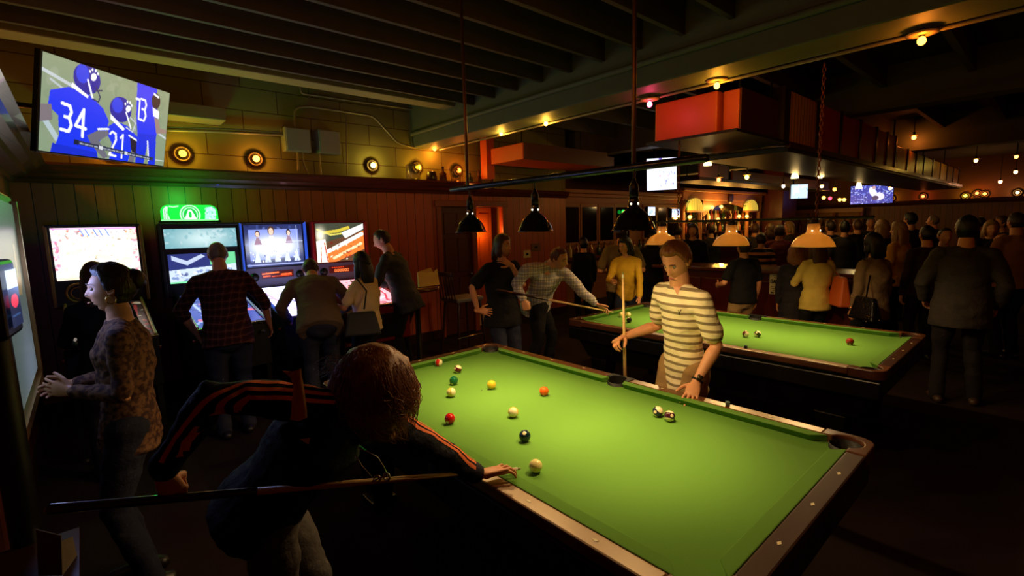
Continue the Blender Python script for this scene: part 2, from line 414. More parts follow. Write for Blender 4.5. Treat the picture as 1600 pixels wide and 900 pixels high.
struct(extr(ledge_profile(), YF, YB-0.05, lambda p, q, a: (XL+p, a, q)).build('trim_2', gloss_ledge2))
struct(extr([(0, 2.42), (.12, 2.42), (.10, 2.37), (.03, 2.30), (0, 2.30)], 5.0, 7.3, lambda p, q, a: (a, YB-p, q)).build('trim_3', gloss_ledge))
struct(extr([(0, 2.28), (.2, 2.28), (.16, 2.2), (.05, 2.12), (0, 2.12)], YF, 8.8, lambda p, q, a: (XR-p, a, q)).build('trim_4', gloss_ledge2))
struct(MB().box(XL, 4.28, YB-.02, YB, 0, .14).box(5.68, 7.3, YB-.02, YB, 0, .14).build('baseboard_back', wood_dark))
struct(MB().box(XL, XL+.02, YF, YB, 0, .14).build('baseboard_left', wood_dark))

# doors
def panel_door(name, x0, x1, y, mt, z1=2.12, handle=True, hx=None):
    o = MB().box(x0, x1, y, y+.04, 0.01, z1).build(name, mt, None, origin=((x0+x1)/2, y, 0)); struct(o)
    w_ = x1-x0; mb = MB()
    for (a, c) in ((.12, .46), (.54, .88)):
        for (z0_, z1_) in ((.25, .95), (1.05, 1.6), (1.68, 2.02)):
            mb.box(x0+a*w_, x0+c*w_, y-.012, y+.002, z0_, z1_)
    p = mb.build('door_panel', mt, o, bevel=0.008)
    if handle:
        hx = hx or x1-.06
        MB().ell((hx, y-.05, 1.0), .028).tube([(hx, y, 1.0), (hx, y-.05, 1.0)], .01).build('door_handle', chrome, o, True)
    return o
panel_door('door_1', 4.335, 4.955, YB+.03, wood('door_dark_wood', (86, 32, 18), (60, 20, 12), 0.4, 5, 'Z'))
panel_door('door_2', 5.03, 5.66, 6.95, wood_orange, handle=False)
struct(MB().box(5.02, 5.68, 6.92, 6.95, 0, .34).build('trim_5', mat('pale_kick_plate', (190, 160, 110), 0.6)))
f = MB()
for a, c in ((4.25, 4.335), (4.945, 5.035), (5.62, 5.72)): f.box(a, c, YB-.03, YB+.02, 0, 2.2)
f.box(4.22, 5.75, YB-.04, YB+.02, 2.12, 2.22)
struct(f.build('trim_6', wood('door_casing', (150, 66, 32), (110, 44, 22), 0.4, 5, 'Z'), bevel=.006))

# ceiling structure
for k in range(27):
    y = 5.02-0.405*k
    if y < YF: break
    struct(MB().box(XL, 3.86, y-.022, y+.022, 3.30, ZC).build('trim_joist', joist_m, bevel=.003))
for k in range(12):
    y = 5.6-0.8*k
    struct(MB().box(4.2, 12.0, y-.03, y+.03, 3.36, ZC).build('trim_joist', joist_m))
struct(MB().box(3.86, 4.24, YF, YB, 2.985, ZC).build('ceiling_beam', beam_m, bevel=.01))
struct(MB().box(12.0, 12.4, YF, 8.8, 3.0, ZC).build('ceiling_beam', beam_m, bevel=.01))
struct(MB().box(7.6, 7.9, YF, 8.8, 3.1, ZC).build('ceiling_beam', joist_m, bevel=.01))
struct(MB().box(XL, 3.86, 5.42, 5.66, 3.36, ZC).build('ceiling_beam', mat('olive_header', (150, 134, 80), 0.7, var=.1, vs=4), bevel=.01))
def pipe(name, pts, r, label, m=conduit_m, cat='pipe', group=None):
    # rounded corners
    P = [Vector(p) for p in pts]; Q = [P[0]]
    for a, c, e in zip(P[:-2], P[1:-1], P[2:]):
        d1 = (a-c).normalized(); d2 = (e-c).normalized(); k = min(.08, (a-c).length*.4, (e-c).length*.4)
        for t in (0, .25, .5, .75, 1): Q.append((c+d1*k)*(1-t)**2+c*2*t*(1-t)+(c+d2*k)*t*t)
    Q.append(P[-1])
    return tag(MB().tube(Q, r, 10).build(name, m, None, True, origin=P[0]), label, cat, group)
pipe('conduit', [(3.83, YF+.1, 3.17), (3.83, 6.5, 3.17)], .028, 'long painted conduit running along the near side of the big ceiling beam', beam_m)
pipe('conduit', [(4.25, YF+.1, 2.97), (4.25, 6.4, 2.97)], .014, 'thin conduit feeding the bulbs along the lower edge of the big ceiling beam')
yw = 6.52
pts = [UY(x, y, yw) for x, y in ((460, 198), (460, 168), (482, 166), (583, 181), (622, 224), (648, 231))]
pipe('conduit', pts, .016, 'conduit rising from the left electrical box then sloping down to the beam end')
pts = [UY(x, y, yw) for x, y in ((469, 134), (471, 146), (520, 153), (640, 170), (722, 180))]
pipe('conduit', pts, .014, 'upper conduit crossing the block wall above the electrical boxes')
pipe('conduit', [UY(x, y, yw) for x, y in ((262, 203), (350, 206), (444, 211))], .018, 'horizontal conduit between the big television and the left electrical box')
pipe('conduit', [UY(x, y, yw) for x, y in ((262, 199), (350, 201), (444, 207))], .009, 'thin cable just above the horizontal conduit left of the electrical box')
pipe('conduit', [UY(465, 238, yw), UY(466, 266, yw)], .014, 'short conduit dropping from the left electrical box to the ledge')
pipe('conduit', [UY(473, 238, yw), UY(473, 252, yw), UY(482, 274, yw)], .012, 'bent conduit dropping from the middle of the left electrical box')
pipe('conduit', [UY(499, 241, yw), UY(502, 276, yw)], .012, 'short conduit dropping from the right electrical box to the ledge')
pipe('conduit', [UY(541, 180, yw), UY(542, 272, yw)], .010, 'vertical wall conduit right of the two electrical boxes')
for x0, x1, y0, y1, lb in ((445, 488, 197, 238, 'grey metal electrical box with conduits under it, left one of the pair'), (498, 534, 201, 241, 'flat grey metal electrical box, the right one of the pair')):
    a = UY(x0, y0, 6.42); c = UY(x1, y1, 6.42)
    o = root('electrical_box', ((a.x+c.x)/2, 6.6, c.z), lb, 'electrical box')
    MB().box(a.x, c.x, 6.44, 6.6, c.z, a.z).build('box_body', grey_box_m, o, bevel=.006)
    MB().box(a.x+.012, c.x-.012, 6.425, 6.44, c.z+.012, a.z-.012).build('door', grey_box_m, o, bevel=.004)
tag(MB().box(UY(262,150,6.5).x-0.9, UY(340,150,6.5).x, 6.2, 6.6, 3.02, 3.16).build('cable_trunking', mat('trunking', (140, 126, 80), .6), bevel=.01), 'flat olive cable trunking on the block wall above the big television', 'trunking')

# ------------------------------------------------------------------ pool tables
TW, TL, RW = 1.4784, 2.7194, 0.132
def arc(cx, cy, r, a0, a1, n=10): return [(cx+r*math.cos(math.radians(a0+(a1-a0)*i/n)), cy+r*math.sin(math.radians(a0+(a1-a0)*i/n))) for i in range(n+1)]
def make_table(x0, y0, label):
    t = root('pool_table', (x0+TW/2, y0+TL/2, 0), label, 'pool table', None)
    ox, oy = x0, y0
    def P(poly): return [(a+ox, c+oy) for a, c in poly]
    # bed with pocket bites
    i0, i1, j0, j1 = .07, TW-.07, .07, TL-.07; pr = .062
    cp = [(.098, .098), (TW-.098, .098), (TW-.098, TL-.098), (.098, TL-.098)]
    mid = TL/2
    q = math.degrees(math.acos((.128-.09)/pr))
    poly = arc(*cp[0], pr, 180-(180-90)+0, 0, 10)[::1]
    def bite(c, a0, a1): return arc(c[0], c[1], pr, a0, a1, 12)
    # walk counter-clockwise: bottom edge, right, top, left
    hh = math.sqrt(pr**2-(.028)**2)
    poly = []
    poly += bite(cp[0], 90+q-0, -q+0) if False else []
    s_ = math.degrees(math.asin(.028/pr))
    poly += arc(cp[0][0], cp[0][1], pr, 180-s_ if False else 90+ (90-s_), -s_ , 14)[::1] if False else []
    poly = [(cp[0][0]+math.sqrt(pr*pr-.028**2), j0), (cp[1][0]-math.sqrt(pr*pr-.028**2), j0)]
    def inner(c, a0, a1): return arc(c[0], c[1], pr, a0, a1, 12)
    sa = math.degrees(math.atan2(-.038, -math.sqrt(pr*pr-.028**2)))  # corner 1 start (dx negative)
    poly += inner(cp[1], 180+s_, 90-s_)[1:]
    poly += [(i1, mid-.06)]+inner((i1+.004, mid), 265, 95)+[(i1, mid+.06)]
    poly += inner(cp[2], 270+s_, 180-s_)
    poly += inner(cp[3], 360+s_, 270-s_)
    poly += [(i0, mid+.06)]+inner((i0-.004, mid), 85, -85)+[(i0, mid-.06)]
    poly += inner(cp[0], 90+s_, -s_)
    MB().prism(P(poly), .725, .765).build('cloth_bed', cloth_m, t)
    # cushions
    def cushion(pts_top, pts_bot):
        o = MB().prism(P(pts_bot), .765, .800, P(pts_top)).build('cushion', cloth_m, t)
        b = o.modifiers.new('bevel', 'BEVEL'); b.width = .004; b.segments = 2
    w0, nz = .074, RW
    for sx in (0, 1):
        fx = (lambda x: x) if not sx else (lambda x: TW-x)
        for a0, a1, ins0, ins1 in ((.175, mid-.058, .06, .022), (mid+.058, TL-.175, .022, .06)):
            top = [(fx(w0), a0), (fx(nz), a0+ins0), (fx(nz), a1-ins1), (fx(w0), a1)]
            bot = [(fx(w0), a0), (fx(nz-.022), a0+ins0), (fx(nz-.022), a1-ins1), (fx(w0), a1)]
            if sx: top, bot = top[::-1], bot[::-1]
            cushion(top, bot)
    for sy in (0, 1):
        fy = (lambda y: y) if not sy else (lambda y: TL-y)
        a0, a1 = .175, TW-.175
        top = [(a0, fy(w0)), (a1, fy(w0)), (a1-.06, fy(nz)), (a0+.06, fy(nz))]
        bot = [(a0, fy(w0)), (a1, fy(w0)), (a1-.06, fy(nz-.022)), (a0+.06, fy(nz-.022))]
        if sy: top, bot = top[::-1], bot[::-1]
        cushion(top, bot)
    # wooden rails
    for sx in (0, 1):
        xa, xb = (0, w0) if not sx else (TW-w0, TW)
        for a0, a1 in ((.20, mid-.085), (mid+.085, TL-.20)):
            MB().box(ox+xa, ox+xb, oy+a0, oy+a1, .750, .800).build('rail', rail_wood, t, bevel=.008)
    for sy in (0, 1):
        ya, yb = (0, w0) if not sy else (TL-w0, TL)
        MB().box(ox+.20, ox+TW-.20, oy+ya, oy+yb, .750, .800).build('rail', shaded_rail_wood, t, bevel=.008)
    # corner and side castings
    cast = wood('corner_cap_wood', (104, 62, 38), (70, 38, 24), 0.3, 5, 'X', coat=.3) if 'corner_cap_wood' not in MATS else MATS['corner_cap_wood']
    for k, (c, rot) in enumerate(zip(cp, (0, 90, 180, 270))):
        pl = [(.2, 0)]+arc(.07, .07, .07, -90, -180, 8)+[(0, .2), (.074, .2), (.074, .168)]+arc(.098, .098, .066, 112, 338, 18)+[(.168, .074), (.2, .074)]
        fx = (lambda a: a) if k in (0, 3) else (lambda a: TW-a); fy = (lambda a: a) if k in (0, 1) else (lambda a: TL-a)
        pp = [(fx(a), fy(c_)) for a, c_ in pl]
        if k in (0, 2): pp = pp[::-1]
        MB().prism(P(pp), .74, .803).build('corner_cap', cast, t, bevel=.005)
    for sx in (0, 1):
        fx = (lambda a: a) if not sx else (lambda a: TW-a)
        pl = [(0, mid-.085), (0, mid+.085), (.074, mid+.085), (.074, mid+.060)]+arc(.070, mid, .060, 85, 275, 14)+[(.074, mid-.060), (.074, mid-.085)]
        pp = [(fx(a), c_) for a, c_ in pl]
        if not sx: pp = pp[::-1]
        MB().prism(P(pp), .74, .802).build('side_cap', leather, t, bevel=.004)
    for c in cp+[(i0-.004, mid), (i1+.004, mid)]:
        prof = [(.0615, .785), (.0615, .66), (.05, .62), (.001, .61), (.001, .60), (.055, .61), (.066, .66), (.066, .74), (.0655, .785)]
        MB().lathe(prof, (ox+c[0], oy+c[1], 0), 20, closed=True).build('pocket', leather, t, True)
    # sights
    sp_ = (TW-2*RW)/4; lp_ = (TL-2*RW)/8
    pearl = mat('pearl_inlay', (236, 222, 176), .3)
    def sight(x, y, lx, ly): MB().prism([(ox+x-lx, oy+y), (ox+x, oy+y-ly), (ox+x+lx, oy+y), (ox+x, oy+y+ly)], .7995, .8012).build('sight', pearl, t)
    for k in (1, 2, 3, 5, 6, 7):
        for x in (.037, TW-.037): sight(x, RW+lp_*k, .007, .014)
    for k in (1, 2, 3):
        for y in (.037, TL-.037): sight(RW+sp_*k, y, .014, .007)
    # body
    MB().box(ox+.02, ox+TW-.02, oy+.02, oy+TL-.02, .60, .725).build('apron', black_lam, t, bevel=.01)
    b1 = [(ox+.16, oy+.16), (ox+TW-.16, oy+.16), (ox+TW-.16, oy+TL-.16), (ox+.16, oy+TL-.16)]
    b2 = [(ox+.08, oy+.08), (ox+TW-.08, oy+.08), (ox+TW-.08, oy+TL-.08), (ox+.08, oy+TL-.08)]
    MB().prism(b1, .40, .61, b2).build('cabinet', black_lam, t, bevel=.01)
    for a in (.22, TW-.22):
        for c in (.32, TL-.32):
            q0 = [(ox+a-.06, oy+c-.06), (ox+a+.06, oy+c-.06), (ox+a+.06, oy+c+.06), (ox+a-.06, oy+c+.06)]
            q1 = [(ox+a-.1, oy+c-.1), (ox+a+.1, oy+c-.1), (ox+a+.1, oy+c+.1), (ox+a-.1, oy+c+.1)]
            MB().prism(q0, .01, .41, q1).box(ox+a-.085, ox+a+.085, oy+c-.085, oy+c+.085, 0, .05).build('leg', black_lam, t, bevel=.008)
    return t
T1X, T1Y, T2X, T2Y = 1.0857, .4675, 3.7422, .676
tab1 = make_table(T1X, T1Y, 'near pool table with green cloth under three small black shades')
tab2 = copy_tree(tab1); tab2.location = (T2X+TW/2, T2Y+TL/2, 0)
tab2['label'] = 'far pool table with green cloth under three cream enamel shades'

def ball_mat(name, col, stripe=False, num=True):
    m, nt, b, tc = base_mat(name, 0.12, 0.5, 0.3)
    s = sep(nt, tc.outputs['Object']); c = C3(*col); cream = C3(238, 226, 178)
    if stripe:
        g = M(nt, 'LESS_THAN', M(nt, 'ABSOLUTE', s[2]), .0145); out = mixc(nt, g, cream, c)
    else: out = mixc(nt, 0.0, c, c)
    if num:
        r2 = M(nt, 'ADD', M(nt, 'MULTIPLY', s[2], s[2]), M(nt, 'MULTIPLY', s[1], s[1]))
        g2 = M(nt, 'MULTIPLY', M(nt, 'LESS_THAN', r2, .0085**2), M(nt, 'GREATER_THAN', M(nt, 'ABSOLUTE', s[0]), .01))
        out = mixc(nt, g2, out, cream)
    nt.links.new(out, b.inputs['Base Color']); return m
BM = MB().ell((0, 0, 0), .0285, 28, 18)
def ball(x, y, m, label, rot):
    o = BM.build('pool_ball', m, None, True); o.location = (x, y, .7935); o.rotation_euler = rot
    return tag(o, label, 'pool ball', 'pool balls')
def rr(a, b, c): return (math.radians(a), math.radians(b), math.radians(c))
B = {k: ball_mat('ball_'+k, c, s, n_) for k, c, s, n_ in (
 ('cue', (240, 224, 150), False, False), ('red_stripe', (190, 30, 20), True, True), ('maroon_stripe', (84, 22, 30), True, True), ('green', (20, 96, 60), False, True),
 ('cream_stripe', (214, 196, 90), True, True), ('yellow', (232, 190, 50), False, True), ('orange', (236, 96, 24), False, True), ('purple', (66, 26, 66), False, True),
 ('dark_stripe', (44, 60, 30), True, True), ('yellow_stripe', (238, 180, 30), True, True), ('red', (196, 22, 18), False, True), ('dark', (18, 42, 48), False, True),
 ('blue_stripe', (22, 34, 62), True, True), ('purple_stripe', (60, 20, 40), True, True), ('red_brown', (130, 36, 24), False, True), ('black', (16, 14, 16), False, True))}
for k, x, y, lb, r_ in (
 ('red_stripe', 1.91, 3.02, 'red striped ball by the far short cushion of the near table', (0, 80, 120)),
 ('maroon_stripe', 1.912, 2.776, 'white ball with maroon stripe near the far left corner pocket', (15, 20, 0)),
 ('green', 1.742, 2.582, 'solid dark green ball behind the cream striped ball', (10, 40, 200)),
 ('cream_stripe', 1.599, 2.404, 'pale cream striped ball just in front of the green ball', (70, 30, 20)),
 ('yellow', 1.863, 2.337, 'solid yellow ball near the two foot spot marks', (30, 50, 200)),
 ('orange', 2.011, 2.013, 'solid orange ball alone on the near table', (20, 60, 215)),
 ('purple', 1.511, 2.665, 'dark purple ball just beside the bending player’s face', (20, 60, 0)),
 ('dark_stripe', 1.458, 2.684, 'dark striped ball half hidden by the bending player’s nose', (0, 40, 0)),
 ('yellow_stripe', 1.656, 1.896, 'white ball with wide yellow stripe mid table', (0, 70, 225)),
 ('red', 1.361, 2.069, 'solid red ball with white number spot near the player’s sleeve', (35, 25, 205)),
 ('dark', 1.498, 1.635, 'dark blue-green solid ball beyond the cue ball', (10, -50, 220)),
 ('cue', 1.33, 1.389, 'cream cue ball in front of the cue tip', (0, 0, 0)),
 ('blue_stripe', 2.206, 1.353, 'navy striped ball, left of the touching pair near the far long cushion', (35, 10, 0)),
 ('purple_stripe', 2.195, 1.278, 'dark maroon striped ball, right of the touching pair near the far long cushion', (20, 25, 60)),
 ('cue', 4.356, 3.137, 'cream ball nearest the bridging hand on the far table', (0, 0, 0)),
 ('cream_stripe', 4.401, 3.080, 'pale striped ball beside the cream ball on the far table', (80, 0, 0)),
 ('black', 4.159, 2.899, 'black ball behind the upright cue on the far table', (0, 70, 0)),
 ('maroon_stripe', 4.299, 1.778, 'dark ball left of the pair at the middle of the far table', (0, 80, 60)),
 ('dark_stripe', 4.37, 1.705, 'white striped ball right of the pair at the middle of the far table', (30, 30, 0)),
 ('red_brown', 4.575, 1.068, 'red brown ball alone near the right end of the far table', (0, 50, 200))):
    ball(x, y, B[k], lb, rr(*r_))
def chalk(x, y, lb, a):
    o = root('chalk_cube', (x, y, .8), lb, 'chalk'); o.rotation_euler = (0, 0, a)
    MB().box(x-.011, x+.011, y-.011, y+.011, .80, .819).build('chalk_body', mat('chalk_label', (70, 74, 66), .8), o, bevel=.002)
    MB().box(x-.0105, x+.0105, y-.0105, y+.0105, .819, .822).build('chalk_face', mat('chalk_blue', (96, 128, 120), .95), o)
chalk(2.526, 1.126, 'worn chalk cube on the rail beside the young man’s hand', .5)
chalk(3.795, 1.565, 'chalk cube on the near rail of the far pool table', .2)
for dx in (0, .035):
    o = MB().lathe([(.001, 0), (.006, 0), (.006, .0006), (.001, .0006)], (1.80+dx, 2.36-dx*.6, .7652), 12).build('foot_spot', mat('spot_dark', (60, 40, 20), .9), None)
    tag(o, 'small dark spot mark worn on the green cloth near the yellow ball', 'spot mark', 'spot marks on the cloth')

# ------------------------------------------------------------------ lamps over the tables
def shade_mesh(R, H, kind):
    if kind == 'dome': prof = [(R, 0), (R*.93, .006), (R*.86, H*.16), (R*.70, H*.36), (R*.45, H*.52), (R*.26, H*.60), (R*.22, H*.8), (R*.16, H)]
    else: prof = [(R, 0), (R*.97, .012), (R*.90, H*.20), (R*.74, H*.40), (R*.48, H*.53), (R*.33, H*.60), (R*.30, H*.75), (R*.26, H)]
    inn = [(max(r-.004, .002), h-.002 if h > 0 else 0.0) for r, h in prof][::-1]
    return prof, inn
def hang_lamp(t, x, y, z, R, H, kind, m_out, m_in, ztop, watts, col, spot):
    prof, inn = shade_mesh(R, H, kind)
    sh = MB().lathe(prof+inn, (x, y, z), 36, closed=True).build('lamp_shade', m_out, t, True)
    sh.data.materials.append(m_in)
    n = len(prof)
    for i, p in enumerate(sh.data.polygons):
        if i//36 >= n-1+0: p.material_index = 1
    MB().lathe([(.001, H-.02), (R*.16+.004, H-.02), (R*.16+.004, H+.03), (.012, H+.045), (.006, H+.06), (.001, H+.06)], (x, y, z), 20).build('socket', metal_dark, t, True)
    if ztop-z-H > .04: MB().tube([(x, y, z+H+.05), (x, y, ztop)], .005, 8).build('stem', metal_black, t, True)
    MB().ell((x, y, z+H*.56), (.020, .020, .028), 16, 10).build('bulb', emis('lamp_bulb_'+kind, (255, 226, 160), 25), t, True)
    for s in (-1, 1):
        px_ = Vector((x, y, z+H*.70)); d = Vector((-.8*s-.55, .6*s-.75, 0)); d = Vector((-.55+.45*s*-1, -.6+.5*s*1, 0)).normalized()
        MB().ell(px_+d*(R*(.235 if kind == 'dome' else .315)), (.0042, .0042, .0042), 8, 6).build('vent_glint', emis('vent_glow', (255, 236, 200), 9), t, True)  # glowing bead paints the bulb light that leaks through a vent
    point_light('lamp_light', (x, y, z+H*.20), col, watts, .02, t)
    l = bpy.data.lights.new('lamp_beam', 'SPOT'); l.color = C3(*col)[:3]; l.energy = spot; l.shadow_soft_size = .02; l.spot_size = math.radians(74); l.spot_blend = 1.0
    so = bpy.data.objects.new('lamp_beam', l); COL.objects.link(so); so.parent = t; so.location = Vector((x, y, z+H*.2))-t.location
white_in = mat('shade_white_inside', (238, 228, 196), .5)
L1 = root('billiard_light', (1.825, 1.80, 2.03), 'long dark pipe light with three black dome shades above the near pool table', 'light fixture')
MB().tube([(1.825, .93, 2.035), (1.825, 2.63, 2.035)], .017, 14).build('pipe', mat('gunmetal_pipe', (72, 80, 92), .25, .8), L1, True)
for y in (2.46, 1.253): MB().tube([(1.825, y, 2.03), (1.825, y, 3.62)], .010, 10).lathe([(.001, 3.58), (.04, 3.58), (.04, 3.61), (.001, 3.61)], (1.825, y, 0), 16).build('hanging_rod', mat('bronze_rod', (96, 70, 50), .3, .7), L1, True)
black_shade = mat('black_enamel_shade', (20, 19, 16), .18, .0, spec=.6, coat=.5)
for y in (1.251, 1.868, 2.443):
    hang_lamp(L1, 1.825, y, 1.762, .100, .165, 'dome', black_shade, white_in, 2.02, 19.0, (255, 213, 150), 56.0)
def chain(name, x, y, z0, z1, parent, m, L=.042):
    mb = MB(); n = int((z1-z0)/(L*.8))
    for i in range(n):
        c = (x, y, z0+(i+.5)*(z1-z0)/n); ax = (1, 0, 0) if i % 2 else (0, 1, 0)
        a = Vector(ax); e = Vector((0, 0, 1)); q = a.cross(e)
        pts = [Vector(c)+e*(L*.5*math.cos(t))+q*(L*.26*math.sin(t)) for t in [2*PI*k/10 for k in range(10)]]
        vs = []; ts = 5
        for k, p in enumerate(pts):
            d = (p-Vector(c)).normalized()
            for s in range(ts):
                ph = 2*PI*s/ts; vs.append(p+d*(.0042*math.cos(ph))+a*(.0042*math.sin(ph)))
        mb.add(vs, [(k*ts+s, ((k+1) % 10)*ts+s, ((k+1) % 10)*ts+(s+1) % ts, k*ts+(s+1) % ts) for k in range(10) for s in range(ts)])
    return mb.build(name, m, parent, True)
L2 = root('billiard_light', (4.48, 2.03, 1.79), 'thin rod light with three cream enamel shades above the far pool table', 'light fixture')
MB().tube([(4.48, .95, 1.79), (4.48, 3.15, 1.79)], .011, 12).build('pipe', metal_dark, L2, True)
cream_shade = mat('cream_enamel_shade', (255, 232, 186), .18, spec=.6, coat=.6)
def translucent(m, col, f):
    nt = m.node_tree; b = nt.nodes['Principled BSDF']; t = nt.nodes.new('ShaderNodeBsdfTranslucent'); t.inputs['Color'].default_value = C3(*col)
    x = nt.nodes.new('ShaderNodeMixShader'); x.inputs[0].default_value = f; nt.links.new(b.outputs[0], x.inputs[1]); nt.links.new(t.outputs[0], x.inputs[2]); nt.links.new(x.outputs[0], nt.nodes['Material Output'].inputs['Surface'])
cream_in = mat('cream_shade_inside', (240, 220, 170), .5)
translucent(cream_shade, (255, 214, 150), .28); translucent(cream_in, (255, 220, 160), .28)
for y in (1.344, 2.015, 2.729):
    hang_lamp(L2, 4.48, y, 1.562, .160, .185, 'cone', cream_shade, cream_in, 1.79, 22.0, (255, 216, 150), 24.0)
rust = mat('rusty_chain', (120, 64, 30), .4, .7)
chain('chain', 4.48, 1.33, 1.79, 2.99, L2, rust); chain('chain', 4.48, 2.55, 1.79, 2.575, L2, rust)
# ------------------------------------------------------------------ bare bulb fittings
def bulb_fit(loc, col, es, watts, label, R=.075, r=.024, group='ceiling bulbs', cord=0.0):
    x, y, z = loc
    t = root('ceiling_bulb', loc, label, 'light', group)
    MB().lathe([(.001, .052), (R, .046), (R*1.02, .040), (R*.4, .034), (.001, .034)], loc, 22).build('reflector', mat('bulb_reflector', (226, 180, 120), .35, .2), t, True)
    MB().lathe([(.001, .03), (.018, .03), (.02, .09), (.03, .10), (.001, .10)], loc, 14).build('socket', metal_dark, t, True)
    MB().ell((x, y, z), (r, r, r*1.15), 14, 10).build('bulb', emis('bulb_%d_%d_%d_%d' % (*col, int(es*10)), col, es*1.6), t, True)
    if cord: MB().tube([(x, y, z+.09), (x, y, z+cord)], .008, 6).build('stem', metal_dark, t, True)
    if watts: point_light('bulb_light', (x, y, z-.045), col, watts*.7, .03, t)
    return t
AMB = (255, 168, 60); YEL = (255, 190, 70)
for (x, y, c, es, w_, lb) in ((1440, 64, (255, 140, 40), 10, 5, 'amber bulb with round reflector, the one highest up on the right'), (1120, 134, (255, 170, 50), 10, 6, 'amber bulb beside the top of the orange duct'),
   (1015, 163, (255, 70, 110), 12, 3, 'pink bulb at the left of the orange duct'), (853, 193, YEL, 9, 8, 'yellow bulb on the beam, right of the pair over the leaning man'),
   (783, 209, YEL, 9, 8, 'yellow bulb on the beam, left of the pair over the leaning man'), (679, 233, (255, 150, 50), 9, 7, 'amber bulb at the wall end of the ceiling beam')):
    p = UX(x, y, 4.20); bulb_fit((p.x, p.y, p.z), c, es, w_, lb, R=.085)
for y in (-.6, -1.9): bulb_fit((4.2, y, 2.9), AMB, 9, 2, 'unseen amber fill bulb added on the ceiling beam beyond the right end of the tables')  # two unseen bulbs added along the beam as ambient fill
far = [(1428, 215, 9.0, (255, 130, 50), 'orange bulb above the slatted end of the bar canopy'), (1525, 251, 11, (255, 220, 90), 'yellow bulb hanging right of the bar canopy'), (1588, 245, 12, (255, 150, 60), 'orange bulb near the right edge, upper of two'),
 (1587, 269, 13, (255, 200, 120), 'pale bulb near the right edge, lower of two'), (1563, 284, 15, (255, 180, 130), 'dim bulb just above the far ledge at the right'),
 (1167, 277, 9, (255, 220, 80), 'yellow bulb under the far shelf right of the orange duct'), (1123, 281, 9.5, (255, 120, 50), 'orange bulb on a curved arm over the back bar'),
 (1284, 291, 14, (255, 200, 120), 'pale round bulb right of the small far television'), (1304, 296, 14, (255, 180, 50), 'amber bulb between the two far televisions'),
 (1391, 294, 14.5, (255, 210, 100), 'bright bulb right of the widest far television'), (1287, 309, 16, (255, 190, 60), 'amber bulb below and left of the red lamp'), (1297, 310, 16, (255, 40, 60), 'red bulb between the far televisions'),
 (1312, 312, 16, (255, 170, 60), 'amber bulb on the far ledge, left of two together'), (1319, 312, 16, (255, 170, 60), 'amber bulb on the far ledge, right of two together'),
 (1224, 291, 12, (255, 230, 200), 'small white bulb left of the small far television')]
for x, y, D, c, lb in far:
    p = U(x, y, D); bulb_fit(tuple(p), c, 9 if D < 12 else 7, (7.0 if x == 1428 else 26.0) if D < 10 else 3.0, lb, R=.07, r=.035*max(1, D/11), cord=max(.15, min(3.6-p.z, .8)) if p.z > 2.5 else .12)
for x, y, D, h, lb in ((1106, 252, 6.3, .105, 'glowing white bell lamp under the orange duct'), (1242, 273, 8.2, .12, 'glowing white bell lamp left of the far televisions'), (1342, 290, 11.5, .14, 'glowing white bell lamp above the widest far television'), (1282, 276, 8.6, .06, 'small glowing lamp beside the rusty chain')):
    p = U(x, y, D); t = root('pendant_lamp', p, lb, 'light', 'bell lamps under the bar canopy')
    MB().lathe([(.001, h*.5), (h*.28, h*.5), (h*.36, h*.1), (h*.5, -h*.5), (.001, -h*.5)], p, 20).build('lamp_shade', emis('bell_glow', (255, 236, 170), 5), t, True)
    MB().lathe([(.001, h*.5), (h*.4, h*.52), (h*.4, h*.62), (.001, h*.62)], p, 16).build('cap', metal_dark, t, True)
    MB().tube([p+Vector((0, 0, h*.6)), p+Vector((0, 0, h*.6+.12))], .008, 6).build('stem', metal_dark, t, True)
    point_light('pendant_light', p-Vector((0, 0, h*.7)), (255, 210, 130), 7 if D < 9 else 10, .05, t)

# porthole lights along the back wall ledge
def porthole(loc, nrm, col, es, w_, label, s=.80, group='round wall lights above the ledge'):
    loc = Vector(loc); nrm = Vector(nrm)
    t = root('wall_light', loc, label, 'light', group)
    MB().lathe([(.001, 0), (.118*s, 0), (.125*s, .02), (.112*s, .045), (.085*s, .05), (.075*s, .02), (.001, .018)], loc, 30, nrm).build('ring', mat('bronze_ring', (60, 44, 26), .35, .6), t, True)
    MB().lathe([(.001, .02), (.03*s, .02), (.03*s, .05), (.001, .05)], loc, 14, nrm).build('socket', metal_dark, t, True)
    MB().ell(loc+nrm*.085*s, .047*s, 16, 12).build('bulb', emis('port_%d_%d_%d' % col, col, es), t, True)
    point_light('wall_light_lamp', loc+nrm*.145*s, col, w_, .04, t)
for x, y, c, es, w_, lb in ((284, 241, (255, 196, 50), 6, 5, 'round amber wall light just right of the big television'), (398, 249, (255, 170, 60), 8, 5, 'round amber wall light between television and electrical boxes'),
   (580, 259, (255, 226, 110), 10, 5, 'brightest pale round wall light right of the electrical boxes'), (650, 262, (255, 190, 50), 7, 5, 'round amber wall light behind a glass globe left of the bottles'),
   (713, 267, (255, 130, 40), 8, 5.5, 'round orange wall light right of the bottle on the ledge')):
    p = UY(x, y, YB); porthole((p.x, YB, p.z), (0, -1, 0), c, es, w_, lb)
for yy, lb in ((2.2, 'near middle'), (.7, 'near'), (-.8, 'far right')): porthole((XL, yy, 2.66), (1, 0, 0), (255, 150, 60), 6, 11 if yy < 1 else 7, 'unseen round amber wall light added on the left wall over the dark drink ledge, ' + {'near middle': 'first of three', 'near': 'second of three', 'far right': 'third of three'}[lb])  # unseen wall lights added to throw warm light on the foreground players
porthole((XL, 3.72, 2.66), (1, 0, 0), (255, 190, 50), 6, 4, 'round amber wall light peeking over the left ledge')
